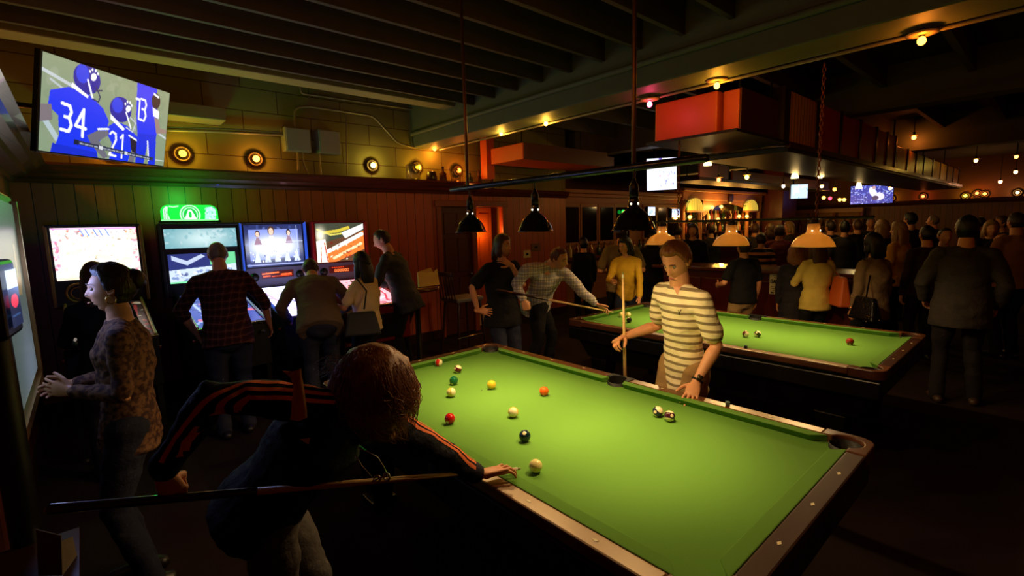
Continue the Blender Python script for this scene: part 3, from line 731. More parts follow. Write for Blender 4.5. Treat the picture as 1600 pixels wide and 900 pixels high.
porthole((XL+.0, 5.6, 2.66), (1, 0, 0), (255, 150, 50), 5, 4, 'round amber wall light on the left wall hidden under the big television')
p = UY(120, 255, YB); porthole((.35, YB, 2.66), (0, -1, 0), (255, 150, 50), 5, 4, 'round amber wall light on the back wall under the big television')
for x, y, c, lb in ((1443, 307, (255, 120, 60), 'orange round wall light above the far ledge, left of the row'), (1509, 306, (255, 210, 70), 'flat yellow wall light above the far ledge'), (1527, 302, (255, 130, 60), 'small orange wall light above the far ledge beside the flat yellow one'),
   (1539, 303, (255, 150, 60), 'orange round wall light above the far ledge, right of the small one'), (1590, 301, (255, 200, 130), 'pale round wall light above the far ledge, furthest right'), (1393, 310, (255, 190, 60), 'yellow round wall light beside the widest far television')):
    p = UX(x, y, XR); porthole((XR, p.y, p.z), (-1, 0, 0), c, 5, 3.5, lb, 1.0, 'round wall lights above the far ledge')

# knick-knacks on the ledge
def bottle(loc, h, r, m, label, group, name='bottle', neck=.35):
    x, y, z = loc
    t = MB().lathe([(.001, 0), (r, 0), (r*1.02, h*.05), (r, h*(1-neck-.12)), (r*.38, h*(1-neck)), (r*.34, h*.97), (r*.42, h*.975), (r*.42, h), (.001, h)], loc, 14).build(name, m, None, True, origin=loc)
    return tag(t, label, 'bottle', group)
glass_brown = mat('brown_bottle_glass', (96, 48, 20), .12, spec=.7, trans=.5); glass_green = mat('green_bottle_glass', (40, 84, 40), .12, trans=.5)
glass_clear = mat('clear_glass', (230, 220, 200), .05, trans=.95)
LZ = 2.50
def onledge(x): p = UY(x, 270, 6.42); return (p.x, 6.42, LZ)
bottle(onledge(692), .22, .058, glass_brown, 'brown bottle standing tallest on the ledge by the orange light', 'bottles on the ledge')
bottle(onledge(734), .15, .05, glass_green, 'small squat bottle on the ledge next to the hanging rod', 'bottles on the ledge')
bottle(onledge(748), .20, .05, mat('figurine_bottle', (70, 36, 24), .5), 'dark figure-shaped bottle on the ledge right of the hanging rod', 'bottles on the ledge', neck=.45)
bottle((onledge(773)[0], 6.5, LZ-.08), .17, .06, glass_brown, 'squat amber bottle at the right end of the ledge', 'bottles on the ledge')
c = onledge(674); o = MB().lathe([(.001, 0), (.08, 0), (.085, .03), (.07, .12), (.05, .14), (.001, .15)], c, 18).build('jug', mat('dark_jug', (48, 26, 20), .3), None, True); tag(o, 'small dark jug lying on the ledge left of the tall bottle', 'jug')
c = onledge(645); o = root('glass_jar', c, 'clear glass jar on the ledge in front of an amber light', 'jar')
MB().lathe([(.09, 0), (.1, .02), (.1, .2), (.085, .22), (.08, .22), (.095, .2), (.095, .02), (.085, .01)], c, 20, closed=True).build('jar_glass', glass_clear, o, True)
MB().lathe([(.001, 0), (.085, 0), (.085, .008), (.001, .008)], c, 20).build('jar_base', glass_clear, o, True)
c = onledge(712); o = MB().lathe([(.055, 0), (.08, .02), (.085, .1), (.05, .17), (.045, .2), (.04, .2), (.046, .17), (.08, .1), (.075, .02), (.05, .008)], c, 20, closed=True).build('glass_jug', glass_clear, None, True); tag(o, 'clear round glass jug before the orange wall light', 'jug')

# ------------------------------------------------------------------ ducts and the long bar canopy
ply_m.node_tree.nodes
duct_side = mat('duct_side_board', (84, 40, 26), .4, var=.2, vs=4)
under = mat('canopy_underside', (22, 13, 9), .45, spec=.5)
D1 = root('ceiling_duct', (4.9, 2.4, 2.58), 'big orange painted duct box hanging beside the ceiling beam', 'duct')
MB().box(4.60, 5.6, 2.24, 2.90, 2.60, 3.00).build('duct_body', ply_m, D1, bevel=.012)
MB().box(4.66, 5.5, 2.06, 2.21, 2.61, 2.99).build('duct_branch', ply_m, D1, bevel=.008)
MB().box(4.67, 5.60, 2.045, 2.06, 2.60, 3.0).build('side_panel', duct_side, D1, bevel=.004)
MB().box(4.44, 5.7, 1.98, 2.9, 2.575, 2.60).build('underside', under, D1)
for y in (2.1, 2.75): MB().tube([(4.75, y, 3.0), (4.75, y, 3.4)], .01, 6).build('hanger', metal_dark, D1)
CN = root('bar_canopy', (10, 2.4, 2.5), 'long red and copper fronted canopy hanging over the bar', 'canopy')
MB().box(5.54, 5.70, 1.985, 2.10, 2.56, 3.14).build('post', wood_dark, CN)
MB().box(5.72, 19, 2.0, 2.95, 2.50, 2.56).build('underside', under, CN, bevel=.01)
MB().box(5.72, 19, 1.98, 2.04, 2.54, 2.60).build('lower_rail', gloss_ledge, CN)
red_panel = mat('red_canopy_panel', (240, 80, 44), .35, var=.25, vs=3, coat=.3)
copper = stripes('copper_slats', (250, 176, 80), (190, 118, 50), 0, .09, .3, .35)
xs = [5.62, 6.6, 7.5, 8.4, 9.3, 10.0, 10.6, 11.6, 12.4, 13.2, 14.2, 15.2, 16.2, 17.2, 18.2]
for i in range(len(xs)-1):
    mm = red_panel if i in (1, 2, 3, 4) else (copper if i >= 5 or i == 0 else duct_side)
    MB().box(xs[i]+.02, xs[i+1]-.05, 2.0, 2.03, 2.6, 3.12 if i < 6 else 2.98).build('panel', mm, CN, bevel=.006)
    MB().box(xs[i+1]-.05, xs[i+1]+.02, 1.985, 2.04, 2.56, 3.14 if i < 6 else 3.0).build('post', wood_dark, CN)
MB().box(5.72, 19, 2.04, 3.3, 2.97, 3.0).build('top_board', wood_dark, CN)
for x in (6, 9, 12, 15, 18): MB().tube([(x, 2.3, 3.04), (x, 2.3, 3.62)], .012, 6).build('hanger', metal_dark, CN)
D2 = root('ceiling_duct', (6.0, 5.7, 2.75), 'smaller orange duct box near the back wall above the ledge bottles', 'duct')
MB().box(5.0, 7.0, 5.36, 6.1, 2.76, 3.0).build('duct_body', ply_m, D2, bevel=.01)
MB().box(5.02, 7.0, 5.345, 5.36, 2.76, 3.0).build('side_panel', duct_side, D2)
MB().prism([(7.0, 5.5), (7.4, 5.5), (7.4, 6.0), (7.0, 6.0)], 2.78, 2.98).build('duct_end', duct_side, D2, bevel=.01)
MB().box(4.98, 5.14, 6.18, 6.34, 2.55, 3.3).build('duct_riser', ply_m, D2, bevel=.005)
for x in (5.3, 6.7): MB().tube([(x, 5.7, 3.0), (x, 5.7, 3.6)], .01, 6).build('hanger', metal_dark, D2)
o = root('hanging_shelf', (12, 5.6, 2.4), 'dark long shelf canopy hanging in front of the back bar', 'shelf')
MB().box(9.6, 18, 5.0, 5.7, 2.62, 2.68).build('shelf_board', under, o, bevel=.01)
MB().box(9.7, 11.0, 5.05, 5.09, 2.68, 2.98).build('front_panel', mat('mauve_panel', (92, 70, 100), .4), o)
MB().box(11.2, 18, 5.05, 5.09, 2.68, 2.9).build('front_panel', duct_side, o)
for x in (10, 12, 16): MB().tube([(x, 5.5, 2.68), (x, 5.5, 3.62)], .012, 6).build('hanger', metal_dark, o)
o = MB().box(0, .17, 0, .012, 0, .15).build('ceiling_sign', mat('blank_sign', (150, 130, 90), .6), None, bevel=.003); p = U(1306, 206, 7.0); o.location = p; o.rotation_euler = (0, 0, -.7); tag(o, 'small pale square board hanging above the canopy', 'sign')

# ------------------------------------------------------------------ televisions
def tv(name, c, right, up, W, H, art, es, label, bracket=None):
    c = Vector(c); right = Vector(right).normalized(); up = Vector(up); up = (up-right*up.dot(right)).normalized(); nrm = right.cross(up)
    t = root(name, c, label, 'television')
    mt = Matrix(((right.x, up.x, nrm.x, c.x), (right.y, up.y, nrm.y, c.y), (right.z, up.z, nrm.z, c.z), (0, 0, 0, 1)))
    MB().box(-W/2-.012, W/2+.012, -H/2-.012, H/2+.012, -.045, -.004, mt).box(-W*.3, W*.3, -H*.3, H*.3, -.08, -.045, mt).build('casing', metal_black, t, bevel=.004)
    screen('screen', art, c, right, up, W, H, screen_mat(name+'_mat'+label[:6], es), t)
    if bracket is not None:
        bb = MB().tube([c-nrm*.07, c-nrm*.2, Vector(bracket)], .02, 8); bb.build('bracket', metal_black, t)
    return t
def football():
    A = Art(300, 168, (132, 150, 122)); a = A.a; g = np.random.default_rng(3)
    A.blobs(60, [(140, 158, 128), (122, 142, 116), (150, 162, 140)], .03, .12, al=.5, rg=g)
    A.line([(0, .17), (.35, .26)], .018, (190, 200, 205)); A.line([(.1, .25), (.3, .34)], .012, (180, 190, 195)); A.line([(1.5, .52), (a, .62)], .014, (190, 200, 205)); A.line([(1.45, .93), (a, .93)], .006, (190, 205, 200))
    A.line([(0, .6), (.2, .85)], .03, (172, 190, 196))
    BL = (18, 52, 232); BD = (14, 30, 150); DK = (26, 26, 44); W_ = (236, 240, 250); SK = (120, 112, 118)
    # player one, back turned, number 34
    A.poly([(.1, .36), (.3, .28), (.55, .3), (.75, .42), (.84, .55), (.8, .72), (.68, .86), (.72, 1.0), (.16, 1.0), (.22, .8), (.2, .6), (.08, .52)], BL)
    A.poly([(0, .52), (.12, .50), (.14, .66), (0, .7)], SK)
    A.poly([(.15, .9), (.7, .94), (.72, 1), (.13, 1)], (16, 44, 200))
    A.ell(.52, .14, .17, .165, BD); A.ell(.46, .1, .08, .1, (24, 60, 220)); A.poly([(.34, .22), (.55, .32), (.54, .35), (.33, .27)], W_)
    A.line([(.53, .15), (.6, .33)], .012, W_); A.ell(.60, .10, .035, .045, W_, .4)
    for dx, dy in ((-.05, -.05), (-.02, -.075), (.02, -.075), (.05, -.05)): A.ell(.60+dx, .10+dy, .012, .017, W_)
    A.line([(.64, .2), (.7, .3), (.68, .36), (.6, .34)], .008, (40, 50, 90)); A.line([(.62, .25), (.72, .22)], .008, (40, 50, 90))
    digits(A, '34', .24, .45, .125, .3, .018, W_, .12)
    # player two, number 21
    A.poly([(.82, .62), (.95, .53), (1.12, .56), (1.3, .68), (1.28, .82), (1.2, .85), (1.16, 1), (.88, 1), (.9, .8), (.84, .72)], BL)
    A.poly([(.56, .76), (.7, .68), (.84, .66), (.85, .71), (.72, .8), (.86, .97), (.8, 1), (.62, .86)], (104, 104, 118))
    A.line([(.7, .665), (.84, .64)], .012, W_)
    A.ell(1.0, .38, .16, .15, BD); A.ell(.95, .34, .08, .09, (24, 60, 220)); A.poly([(.86, .46), (1.08, .60), (1.05, .63), (.86, .52)], W_)
    A.line([(1.08, .4), (1.17, .58)], .011, W_); A.ell(1.11, .35, .035, .045, W_, .4)
    for dx, dy in ((-.05, -.05), (-.02, -.08), (.02, -.08), (.05, -.05)): A.ell(1.11+dx, .35+dy, .012, .018, W_)
    A.line([(1.15, .45), (1.24, .5), (1.2, .62), (1.1, .58)], .008, (190, 195, 210)); A.line([(1.22, .44), (1.24, .6)], .006, (190, 195, 210))
    digits(A, '21', .87, .66, .10, .28, .014, W_, .1)
    A.poly([(1.16, .66), (1.34, .72), (1.36, .84), (1.26, .92), (1.2, .84)], DK); A.line([(1.15, .67), (1.35, .74)], .011, W_)
    A.poly([(1.2, .86), (1.27, .88), (1.25, 1), (1.17, 1)], (110, 108, 120))
    # player three, standing
    A.poly([(1.22, 0), (1.55, 0), (1.58, .3), (1.62, .52), (1.6, .62), (1.28, .62), (1.24, .4)], BL); A.poly([(1.28, .62), (1.6, .6), (1.62, 1), (1.5, 1), (1.46, .74), (1.42, 1), (1.28, 1)], (16, 48, 215))
    A.line([(1.46, .7), (1.5, .94)], .012, W_)
    digits(A, '3', 1.30, .17, .10, .28, .014, W_, .1); A.line([(1.22, .2), (1.28, .2), (1.28, .44)], .013, W_)
    A.ell(1.55, .16, .075, .1, DK); A.poly([(1.5, .25), (1.62, .28), (1.62, .38), (1.52, .36)], W_); A.poly([(1.54, .37), (1.62, .39), (1.66, .5), (a, .5), (a, .55), (1.6, .58)], (150, 128, 120))
    A.poly([(1.5, .06), (1.6, .09), (1.6, .12), (1.5, .09)], W_)
    # score strip
    A.poly([(.42, .83), (1.58, .90), (1.58, .945), (.42, .875)], (44, 52, 74)); A.poly([(.4, .825), (.46, .83), (.46, .885), (.4, .88)], (20, 30, 60))
    for k in range(17):
        x = .5+k*.062; y = .856+(x-.42)*.06
        if k in (4, 10): A.poly([(x-.02, y-.022), (x+.03, y-.019), (x+.03, y+.022), (x-.02, y+.019)], (210, 214, 222))
        else: A.line([(x-.02, y), (x+.018, y+.002)], .008, (150, 158, 176))
    return A
tv('television', (.278, 4.820, 2.680), (.68770, .72555, .02546), (.1475, -.1739, .9736), 1.10, .6187, football(), 1.15, 'big flat television in the corner showing three football players in blue', bracket=(XL+.02, 5.3, 2.8))
g = np.random.default_rng(5)
A = Art(80, 46, (236, 240, 255)); A.blobs(30, [(255, 255, 255), (120, 130, 220), (230, 120, 120), (200, 210, 255), (90, 100, 180)], .01, .06, (.75, 0, A.a, 1), .7, g); A.poly([(.72, 0), (.9, 0), (.86, .3), (.74, .2)], (110, 90, 190))
c = U(1034, 272, 9.3); tv('television', c, (.75, -.60, 0.03), (.14, -.12, 1), .58, .60, A, 1.25, 'tilted white-lit television over the back bar behind a rusty chain', bracket=(c.x+.1, c.y+.3, 3.62))
A = Art(80, 46, (190, 214, 235)); A.blobs(14, [(240, 250, 255), (90, 150, 160), (210, 190, 220)], .03, .16, None, .7, g); A.poly([(.3, .2), (.8, .15), (.8, .6), (.3, .6)], (236, 244, 250))
c = U(1249, 299, 12); tv('television', c, (.80, -.58, .02), (.16, -.14, 1), .44, .34, A, 1.6, 'small tilted far television with a pale picture left of the row', bracket=(c.x+.2, c.y+.3, 3.62))
A = Art(120, 68, (50, 60, 150)); A.blobs(300, [(90, 110, 210), (30, 30, 90), (180, 190, 240), (70, 60, 140), (140, 150, 220)], .015, .05, None, .8, g); A.ell(.95, .4, .14, .3, (214, 214, 232), -.4); A.ell(1.2, .62, .22, .2, (205, 205, 226), .4); A.ell(.98, .14, .07, .09, (180, 140, 140)); A.ell(1.05, .7, .14, .12, (70, 60, 90))
c = U(1353, 303, 17.2); c.x = XR-.24; tv('television', c, (.0, -1, 0), (-.02, 0, 1), 1.28, .66, A, 1.5, 'widest far television showing a player in white before a blue crowd', bracket=(XR, c.y, c.z))

# ------------------------------------------------------------------ arcade and pinball machines
gold = mat('gold_trim', (150, 110, 50), .35, .6)
def art_burst():
    g = np.random.default_rng(21); A = Art(150, 116, (255, 250, 232)); a = A.a
    A.blobs(40, [(255, 236, 190), (255, 255, 255), (246, 214, 160)], .04, .16, None, .7, g)
    A.blobs(36, [(150, 70, 90), (226, 120, 60), (196, 60, 40), (90, 40, 60)], .008, .035, (.05, .05, a-.05, .25), .7, g)
    A.blobs(40, [(236, 190, 120), (190, 120, 70), (120, 70, 60)], .006, .03, (.05, .28, a-.05, .85), .6, g)
    A.blobs(30, [(222, 90, 130), (255, 150, 180)], .015, .04, (0, 0, .08, 1), .8, g); A.blobs(30, [(222, 90, 130), (240, 120, 150)], .015, .04, (a-.08, 0, a, 1), .8, g)
    for x in (.42, .5, .62, .7, .8): A.line([(x, .02), (x+.05, .16)], .012, (110, 130, 190))
    A.line([(0.02, .02), (a-.02, .02)], .015, (200, 130, 200)); A.line([(.02, .97), (a-.02, .97)], .02, (250, 190, 170)); return A
def art_marquee():
    g = np.random.default_rng(4); A = Art(150, 48, (120, 184, 196)); A.ell(1.6, .5, 1.3, .6, (220, 248, 250), soft=1); A.blobs(60, [(170, 220, 230), (100, 170, 186), (230, 250, 255)], .03, .12, None, .4, g); A.line([(0, .98), (A.a, .98)], .03, (40, 70, 80)); return A
def art_video():
    g = np.random.default_rng(6); A = Art(150, 80, (60, 80, 140)); a = A.a
    A.poly([(0, 0), (a*.6, 0), (a*.6, .45), (0, .55)], (44, 52, 116)); A.poly([(.1, .05), (.5, .25), (.9, .04), (1.0, .12), (.5, .4), (.1, .2)], (190, 204, 236)); A.poly([(a*.6, 0), (a, 0), (a, .5), (a*.6, .42)], (110, 210, 150))
    A.poly([(0, .55), (a, .42), (a, 1), (0, 1)], (206, 222, 246)); A.blobs(50, [(40, 60, 130), (150, 170, 220), (250, 252, 255), (80, 110, 180)], .02, .07, (.1, .5, a-.1, .95), .7, g); A.line([(0, .97), (a, .97)], .03, (130, 230, 170)); return A
def art_field(seed, bg, cols):
    g = np.random.default_rng(seed); A = Art(90, 170, bg); a = A.a
    A.blobs(80, cols, .01, .045, None, .75, g); A.line([(.05, .2), (.12, .7), (.2, .9)], .012, cols[0]); A.line([(a-.05, .15), (a-.08, .7), (a-.16, .9)], .012, cols[1])
    for c_ in ((.2, .3), (.33, .36), (.26, .22)): A.ell(c_[0], c_[1], .035, .035, cols[2]); A.ell(c_[0], c_[1], .02, .02, (255, 255, 255))
    return A
def art_crew():
    g = np.random.default_rng(8); A = Art(170, 116, (34, 44, 92)); a = A.a
    A.blobs(60, [(60, 76, 140), (20, 26, 60), (90, 110, 180)], .02, .07, None, .5, g); A.poly([(.1, .12), (1.35, .12), (1.35, .78), (.1, .85)], (120, 136, 206)); A.ell(.7, .55, .62, .26, (238, 244, 255), soft=1); A.ell(.7, .5, .5, .2, (255, 255, 255), soft=1)
    for x, y, s, hr in ((.32, .22, .8, (60, 40, 40)), (.66, .15, 1.1, (70, 50, 40)), (1.1, .2, .8, (20, 20, 30))):
        A.ell(x, y, .075*s, .10*s, hr); A.ell(x, y+.02*s, .055*s, .075*s, (226, 190, 170)); A.poly([(x-.12*s, y+.32*s), (x-.04*s, y+.11*s), (x+.04*s, y+.11*s), (x+.12*s, y+.32*s)], (150, 120, 140) if s < 1 else (236, 220, 214))
        for e in (-.02, .02): A.ell(x+e*s, y+.005, .008, .006, (60, 40, 50))
    for k in range(5): A.poly([(.2+k*.25, .9), (.28+k*.25, .58), (.36+k*.25, .9)], (214, 226, 255), .8)
    A.blobs(30, [(255, 255, 255), (90, 100, 160)], .01, .03, (.1, .6, a-.1, .9), .8, g); A.line([(.02, .95), (a-.02, .95)], .012, (150, 160, 210)); A.line([(a-.15, .03), (a-.15, .9)], .006, (200, 210, 255)); A.line([(1.0, .42), (a, .42)], .006, (220, 230, 255)); return A
def art_orange():
    g = np.random.default_rng(9); A = Art(150, 112, (92, 60, 40)); a = A.a
    A.poly([(0, 0), (a, 0), (a, .2), (0, .55)], (60, 66, 52)); A.line([(.1, .25), (.6, .2), (.9, .12)], .04, (200, 180, 60)); A.line([(.05, .15), (.4, .3), (.8, .26)], .02, (210, 200, 90)); A.poly([(.7, .25), (a, .02), (a, .16), (.8, .4)], (236, 240, 236))
    A.poly([(.2, .75), (a, .2), (a, .7), (.5, 1), (.3, 1)], (232, 120, 50)); A.line([(.3, .72), (1.28, .3)], .05, (255, 250, 236)); A.line([(.45, .9), (1.25, .55)], .035, (255, 210, 160)); A.poly([(0, .45), (.25, .4), (.3, 1), (0, 1)], (255, 246, 226)); A.ell(.12, .3, .14, .2, (255, 244, 214), soft=1)
    A.blobs(26, [(170, 40, 20), (110, 30, 20), (255, 236, 210)], .015, .045, (.35, .5, a-.05, .95), .75, g); A.line([(.28, .98), (.22, .5)], .015, (190, 70, 50)); A.line([(.1, .98), (.12, .6)], .012, (180, 80, 60)); return A
def art_dmd(seed):
    g = np.random.default_rng(seed); A = Art(128, 28, (60, 8, 4)); a = A.a
    if seed == 1:
        A.line([(.2, .35), (2.4, .25)], .1, (255, 110, 30)); A.line([(.3, .7), (1.2, .65)], .09, (240, 90, 30)); A.line([(1.5, .75), (a-.3, .7)], .06, (220, 70, 20)); A.line([(2.8, .55), (4.2, .5)], .1, (255, 100, 40))
    else:
        for k in range(6): A.line([(.5+k*.35, .2), (.65+k*.35, .2)], .06, (230, 60, 20))
        for k in range(6):
            x = .9+k*.42; A.line([(x, .8), (x, .5), (x+.25, .5), (x+.25, .8), (x, .8)], .05, (255, 120, 60))
    A.c((g.random(A.V.shape) < .25), (40, 4, 2), .6); return A
def pinball(cx, yb, label, side_m, back_art, field_art, es, fes, lower='dmd', topper=False, rails=None, lw=.66, coin_light=None):
    """cabinet with its back towards the wall at y=yb; player side towards -Y"""
    t = root('pinball_machine', (cx, yb-.7, 0), label, 'pinball machine', 'pinball machines along the back wall')
    w = .30
    yf = yb-1.42
    prof = [(yf, .52), (yf, .93), (yb-.30, 1.14), (yb-.02, 1.14), (yb-.02, .46), (yb-.5, .42)]
    n = len(prof); vs = [(cx-w, a, c_) for a, c_ in prof]+[(cx+w, a, c_) for a, c_ in prof]
    MB().add(vs, [tuple(range(n)), tuple(range(2*n-1, n-1, -1))]+[(i, n+i, n+(i+1) % n, (i+1) % n) for i in range(n)]).build('cabinet', side_m, t, bevel=.006)
    # playfield, lit, under side rails
    up = Vector((0, (yb-.30)-yf-.06, .21)).normalized()
    cen = Vector((cx, (yf+yb-.30)/2+.02, (.93+1.14)/2+.012))
    scr = screen('playfield', field_art, cen, (1, 0, 0), up, w*2-.06, 1.02, screen_mat('playfield_'+label[:9], fes), t)
    for s in (-1, 1):
        MB().tube([(cx+s*(w-.015), yf+.02, .955), (cx+s*(w-.015), yb-.30, 1.165)], .014, 8).build('side_rail', rails or chrome, t, True)
        MB().lathe([(.001, 0), (.013, 0), (.013, .02), (.001, .02)], (cx+s*w, yf+.12, .82), 12, (s, 0, 0)).build('flipper_button', mat('flipper_button', (180, 30, 30), .3), t, True)
    MB().box(cx-w-.005, cx+w+.005, yf-.02, yf+.05, .925, .955).build('lock_bar', chrome, t, bevel=.006)
    MB().box(cx-.16, cx+.16, yf-.012, yf, .56, .84).build('coin_door', metal_dark, t, bevel=.004)
    MB().tube([(cx+.22, yf, .86), (cx+.22, yf-.07, .86)], .008).ell((cx+.22, yf-.08, .86), .018).build('plunger', chrome, t, True)
    if coin_light: MB().ell((cx+coin_light[0], yf-.02, coin_light[1]), .016).build('start_button', emis('start_'+label[:4], (60, 255, 190), 7), t, True)
    for sx in (-1, 1):
        for yy in (yf+.04, yb-.12):
            MB().prism([(cx+sx*(w-.03)-.02, yy-.02), (cx+sx*(w-.03)+.02, yy-.02), (cx+sx*(w-.03)+.02, yy+.02), (cx+sx*(w-.03)-.02, yy+.02)], 0.0, .6).lathe([(.001, 0), (.035, 0), (.03, .02), (.001, .02)], (cx+sx*(w-.03), yy, 0), 12).build('leg', metal_dark, t)
    # backbox
    L = lw/2+.02; z0, z1 = 1.14, 1.90
    MB().box(cx-L, cx+L, yb-.26, yb-.02, z0, z1).build('backbox', side_m, t, bevel=.006)
    fy = yb-.268
    if lower == 'video':
        screen('marquee', art_marquee(), (cx, fy, 1.745), (1, 0, 0), (0, 0, 1), lw-.03, .21, screen_mat('marquee_light', es*.8), t)
        screen('display', art_video(), (cx-.01, fy, 1.43), (1, 0, 0), (0, 0, 1), lw-.07, .31, screen_mat('video_display', es), t)
    else:
        screen('back_glass', back_art, (cx, fy, 1.635), (1, 0, 0), (0, 0, 1), lw-.03, .49, screen_mat('back_glass_'+label[:9], es), t)
        if lower == 'dmd':
            MB().box(cx-L+.02, cx+L-.02, fy-.006, fy+.006, 1.16, 1.375).build('speaker_panel', mat('speaker_panel', (96, 92, 110), .5), t)
            screen('score_display', art_dmd(1 if es > 1.5 else 2), (cx, fy-.009, 1.29), (1, 0, 0), (0, 0, 1), .36, .085, screen_mat('score_'+label[:9], 1.8), t)
            for s in (-1, 1): MB().lathe([(.001, 0), (.045, 0), (.05, .008), (.001, .008)], (cx+s*(lw/2-.08), fy-.006, 1.27), 18, (0, -1, 0)).build('speaker', metal_black, t, True)
        else:
            MB().box(cx-L+.02, cx+L-.02, fy-.006, fy+.006, 1.15, 1.375).build('speaker_panel', mat('dark_speaker_panel', (30, 24, 20), .5), t)
            for s in (-1, 1):
                MB().torus((cx+s*(lw/2-.15), fy-.012, 1.265), .085, .012, (0, 1, 0), 24).torus((cx+s*(lw/2-.15), fy-.012, 1.265), .055, .008, (0, 1, 0), 24).build('speaker', gold, t, True)
    fm = rails or side_m
    for s in (-1, 1): MB().box(cx+s*L-.014, cx+s*L+.014, yb-.285, yb-.2, z0, z1+.005).build('frame_edge', fm, t, bevel=.004)
    MB().box(cx-L, cx+L, yb-.285, yb-.2, z1-.012, z1+.012).build('top_edge', side_m, t, bevel=.004)
    return t
YM = 6.46
black_cab = mat('black_cabinet', (20, 17, 18), .4); blue_edge = mat('blue_edge', (40, 70, 190), .3, emit=(60, 110, 255), es=.5); red_cab = mat('red_cabinet', (110, 20, 18), .35)
p1 = pinball(.11, YM, 'leftmost pinball machine with an overexposed white back glass and gold speaker rings', black_cab, art_burst(), art_field(31, (60, 40, 40), [(255, 200, 120), (200, 60, 60), (255, 240, 200)]), 1.9, .3, 'rings', rails=gold)
p2 = pinball(.985, YM, 'pinball machine with a glowing green domed topper and a video screen', black_cab, None, art_field(32, (70, 84, 170), [(170, 190, 250), (40, 50, 120), (236, 120, 140)]), 1.25, 1.3, 'video', lw=.70)
p3 = pinball(1.72, YM, 'pinball machine with blue glowing edges and three portraits on its back glass', black_cab, art_crew(), art_field(33, (206, 206, 255), [(150, 120, 190), (250, 250, 255), (90, 80, 150)]), 1.6, 3.2, 'dmd', rails=blue_edge, lw=.67, coin_light=(.1, .80))
p4 = pinball(2.52, YM, 'red pinball machine with an orange and white back glass', red_cab, art_orange(), art_field(34, (250, 170, 180), [(255, 236, 240), (200, 60, 80), (255, 90, 60)]), 1.45, 1.7, 'dmd', rails=mat('red_edge', (170, 30, 26), .3), lw=.66)
# topper
A = Art(150, 48, (20, 220, 60)); a = A.a
A.poly([(.15, 1), (.15, .3), (.3, .1), (.42, .12), (.36, .5), (.5, 1)], (190, 255, 200)); A.line([(.2, 1), (.24, .3)], .02, (30, 150, 50)); A.line([(.36, 1), (.33, .4)], .015, (30, 150, 50))
A.line([(.5, .1), (.7, .14), (.95, .08)], .04, (170, 255, 180))
A.poly([(a-.15, 1), (a-.12, .3), (a-.3, .1), (a-.6, .15), (a-.72, .5), (a-.78, 1)], (170, 255, 220)); A.blobs(30, [(30, 160, 90), (220, 255, 240), (90, 200, 150)], .03, .08, (a-.75, .15, a-.15, .95), .7, np.random.default_rng(2))
A.ell(a/2, .62, .56, .62, (190, 255, 200)); A.ell(a/2, .62, .49, .55, (24, 190, 60)); A.ell(a/2, .62, .42, .48, (180, 255, 200)); A.ell(a/2, .62, .36, .42, (20, 180, 60)); A.poly([(a/2-.36, 1), (a/2-.2, .6), (a/2-.08, .3), (a/2+.08, .3), (a/2+.22, .6), (a/2+.36, 1)], (225, 255, 225)); A.ell(a/2, .62, .09, .2, (24, 190, 60))
A.line([(0, .97), (a, .97)], .06, (140, 255, 150))
ty = YM-.22
tp = screen('topper_sign', A, (.91, ty, 2.02), (1, 0, 0), (0, 0, 1), .52, .165, screen_mat('topper_light', 1.5), p2)
# keep only the rounded outline of the sign
me = tp.data; import bmesh
bm = bmesh.new(); bm.from_mesh(me); kill = []
for f_ in bm.faces:
    c_ = f_.calc_center_median(); x = abs(c_.x+.985-.91); z = c_.z-2.02
    if z > -.01+0.0 and x > .26-.075 and ((x-.185)/.075)**2+((z-.0075)/.075)**2 > 1: kill.append(f_)
bmesh.ops.delete(bm, geom=kill, context='FACES'); bm.to_mesh(me); bm.free()
pl = [(.65, 1.935), (1.17, 1.935), (1.17, 2.03)]+arc(1.095, 2.03, .075, 0, 90, 8)+arc(.725, 2.03, .075, 90, 180, 8)
n = len(pl); vs = [(a_, ty+.004, c_) for a_, c_ in pl]+[(a_, ty+.03, c_) for a_, c_ in pl]
MB().add(vs, [tuple(range(n)), tuple(range(2*n-1, n-1, -1))]+[(i, n+i, n+(i+1) % n, (i+1) % n) for i in range(n)]).build('topper_back', mat('topper_acrylic', (30, 120, 50), .3, emit=(40, 255, 80), es=.5), p2)
MB().box(.63, 1.19, ty-.02, ty+.06, 1.905, 1.935).build('topper_base', metal_black, p2)
point_light('topper_glow', (.91, ty-.12, 2.20), (40, 255, 80), 13, .06)
point_light('playfield_glow', (1.72, 5.6, 1.30), (190, 190, 255), 2.0, .12)
point_light('button_glow', (1.66, 4.97, .97), (40, 50, 255), 1.2, .02)

# wall game panels on the left
wg = root('wall_game_display', (XL, 3.2, 1.1), 'tall lit game panel in a brown frame on the left wall', 'arcade game')
A = Art(60, 90, (120, 138, 128)); A.ell(.2, .2, .5, .6, (150, 172, 160), soft=1); A.ell(.5, .9, .3, .3, (170, 190, 210), soft=1); A.line([(.52, .25), (.50, .42)], .02, (255, 240, 200)); A.poly([(.40, .42), (.6, .4), (.55, .52), (.42, .5)], (230, 200, 140))
MB().box(XL+.001, -.27, 2.62, 3.95, .95, 2.03).build('cabinet', wood('game_frame', (96, 60, 30), (70, 40, 22), .4, 4, 'Z'), wg, bevel=.01)
screen('display', A, (-.262, 3.25, 1.52), (0, 1, 0), (0, 0, 1), 1.16, .92, screen_mat('wall_game_screen', .3), wg)
MB().box(-.27, -.245, 3.85, 3.9, .98, 2.0).box(-.27, -.245, 2.65, 3.9, .98, 1.03).build('frame_edge', gold, wg)
tg = root('touch_screen_game', (-.2, 1.75, 0), 'black counter touch screen game on a post at the left edge', 'arcade game')
c = U(29, 458, 1.72)
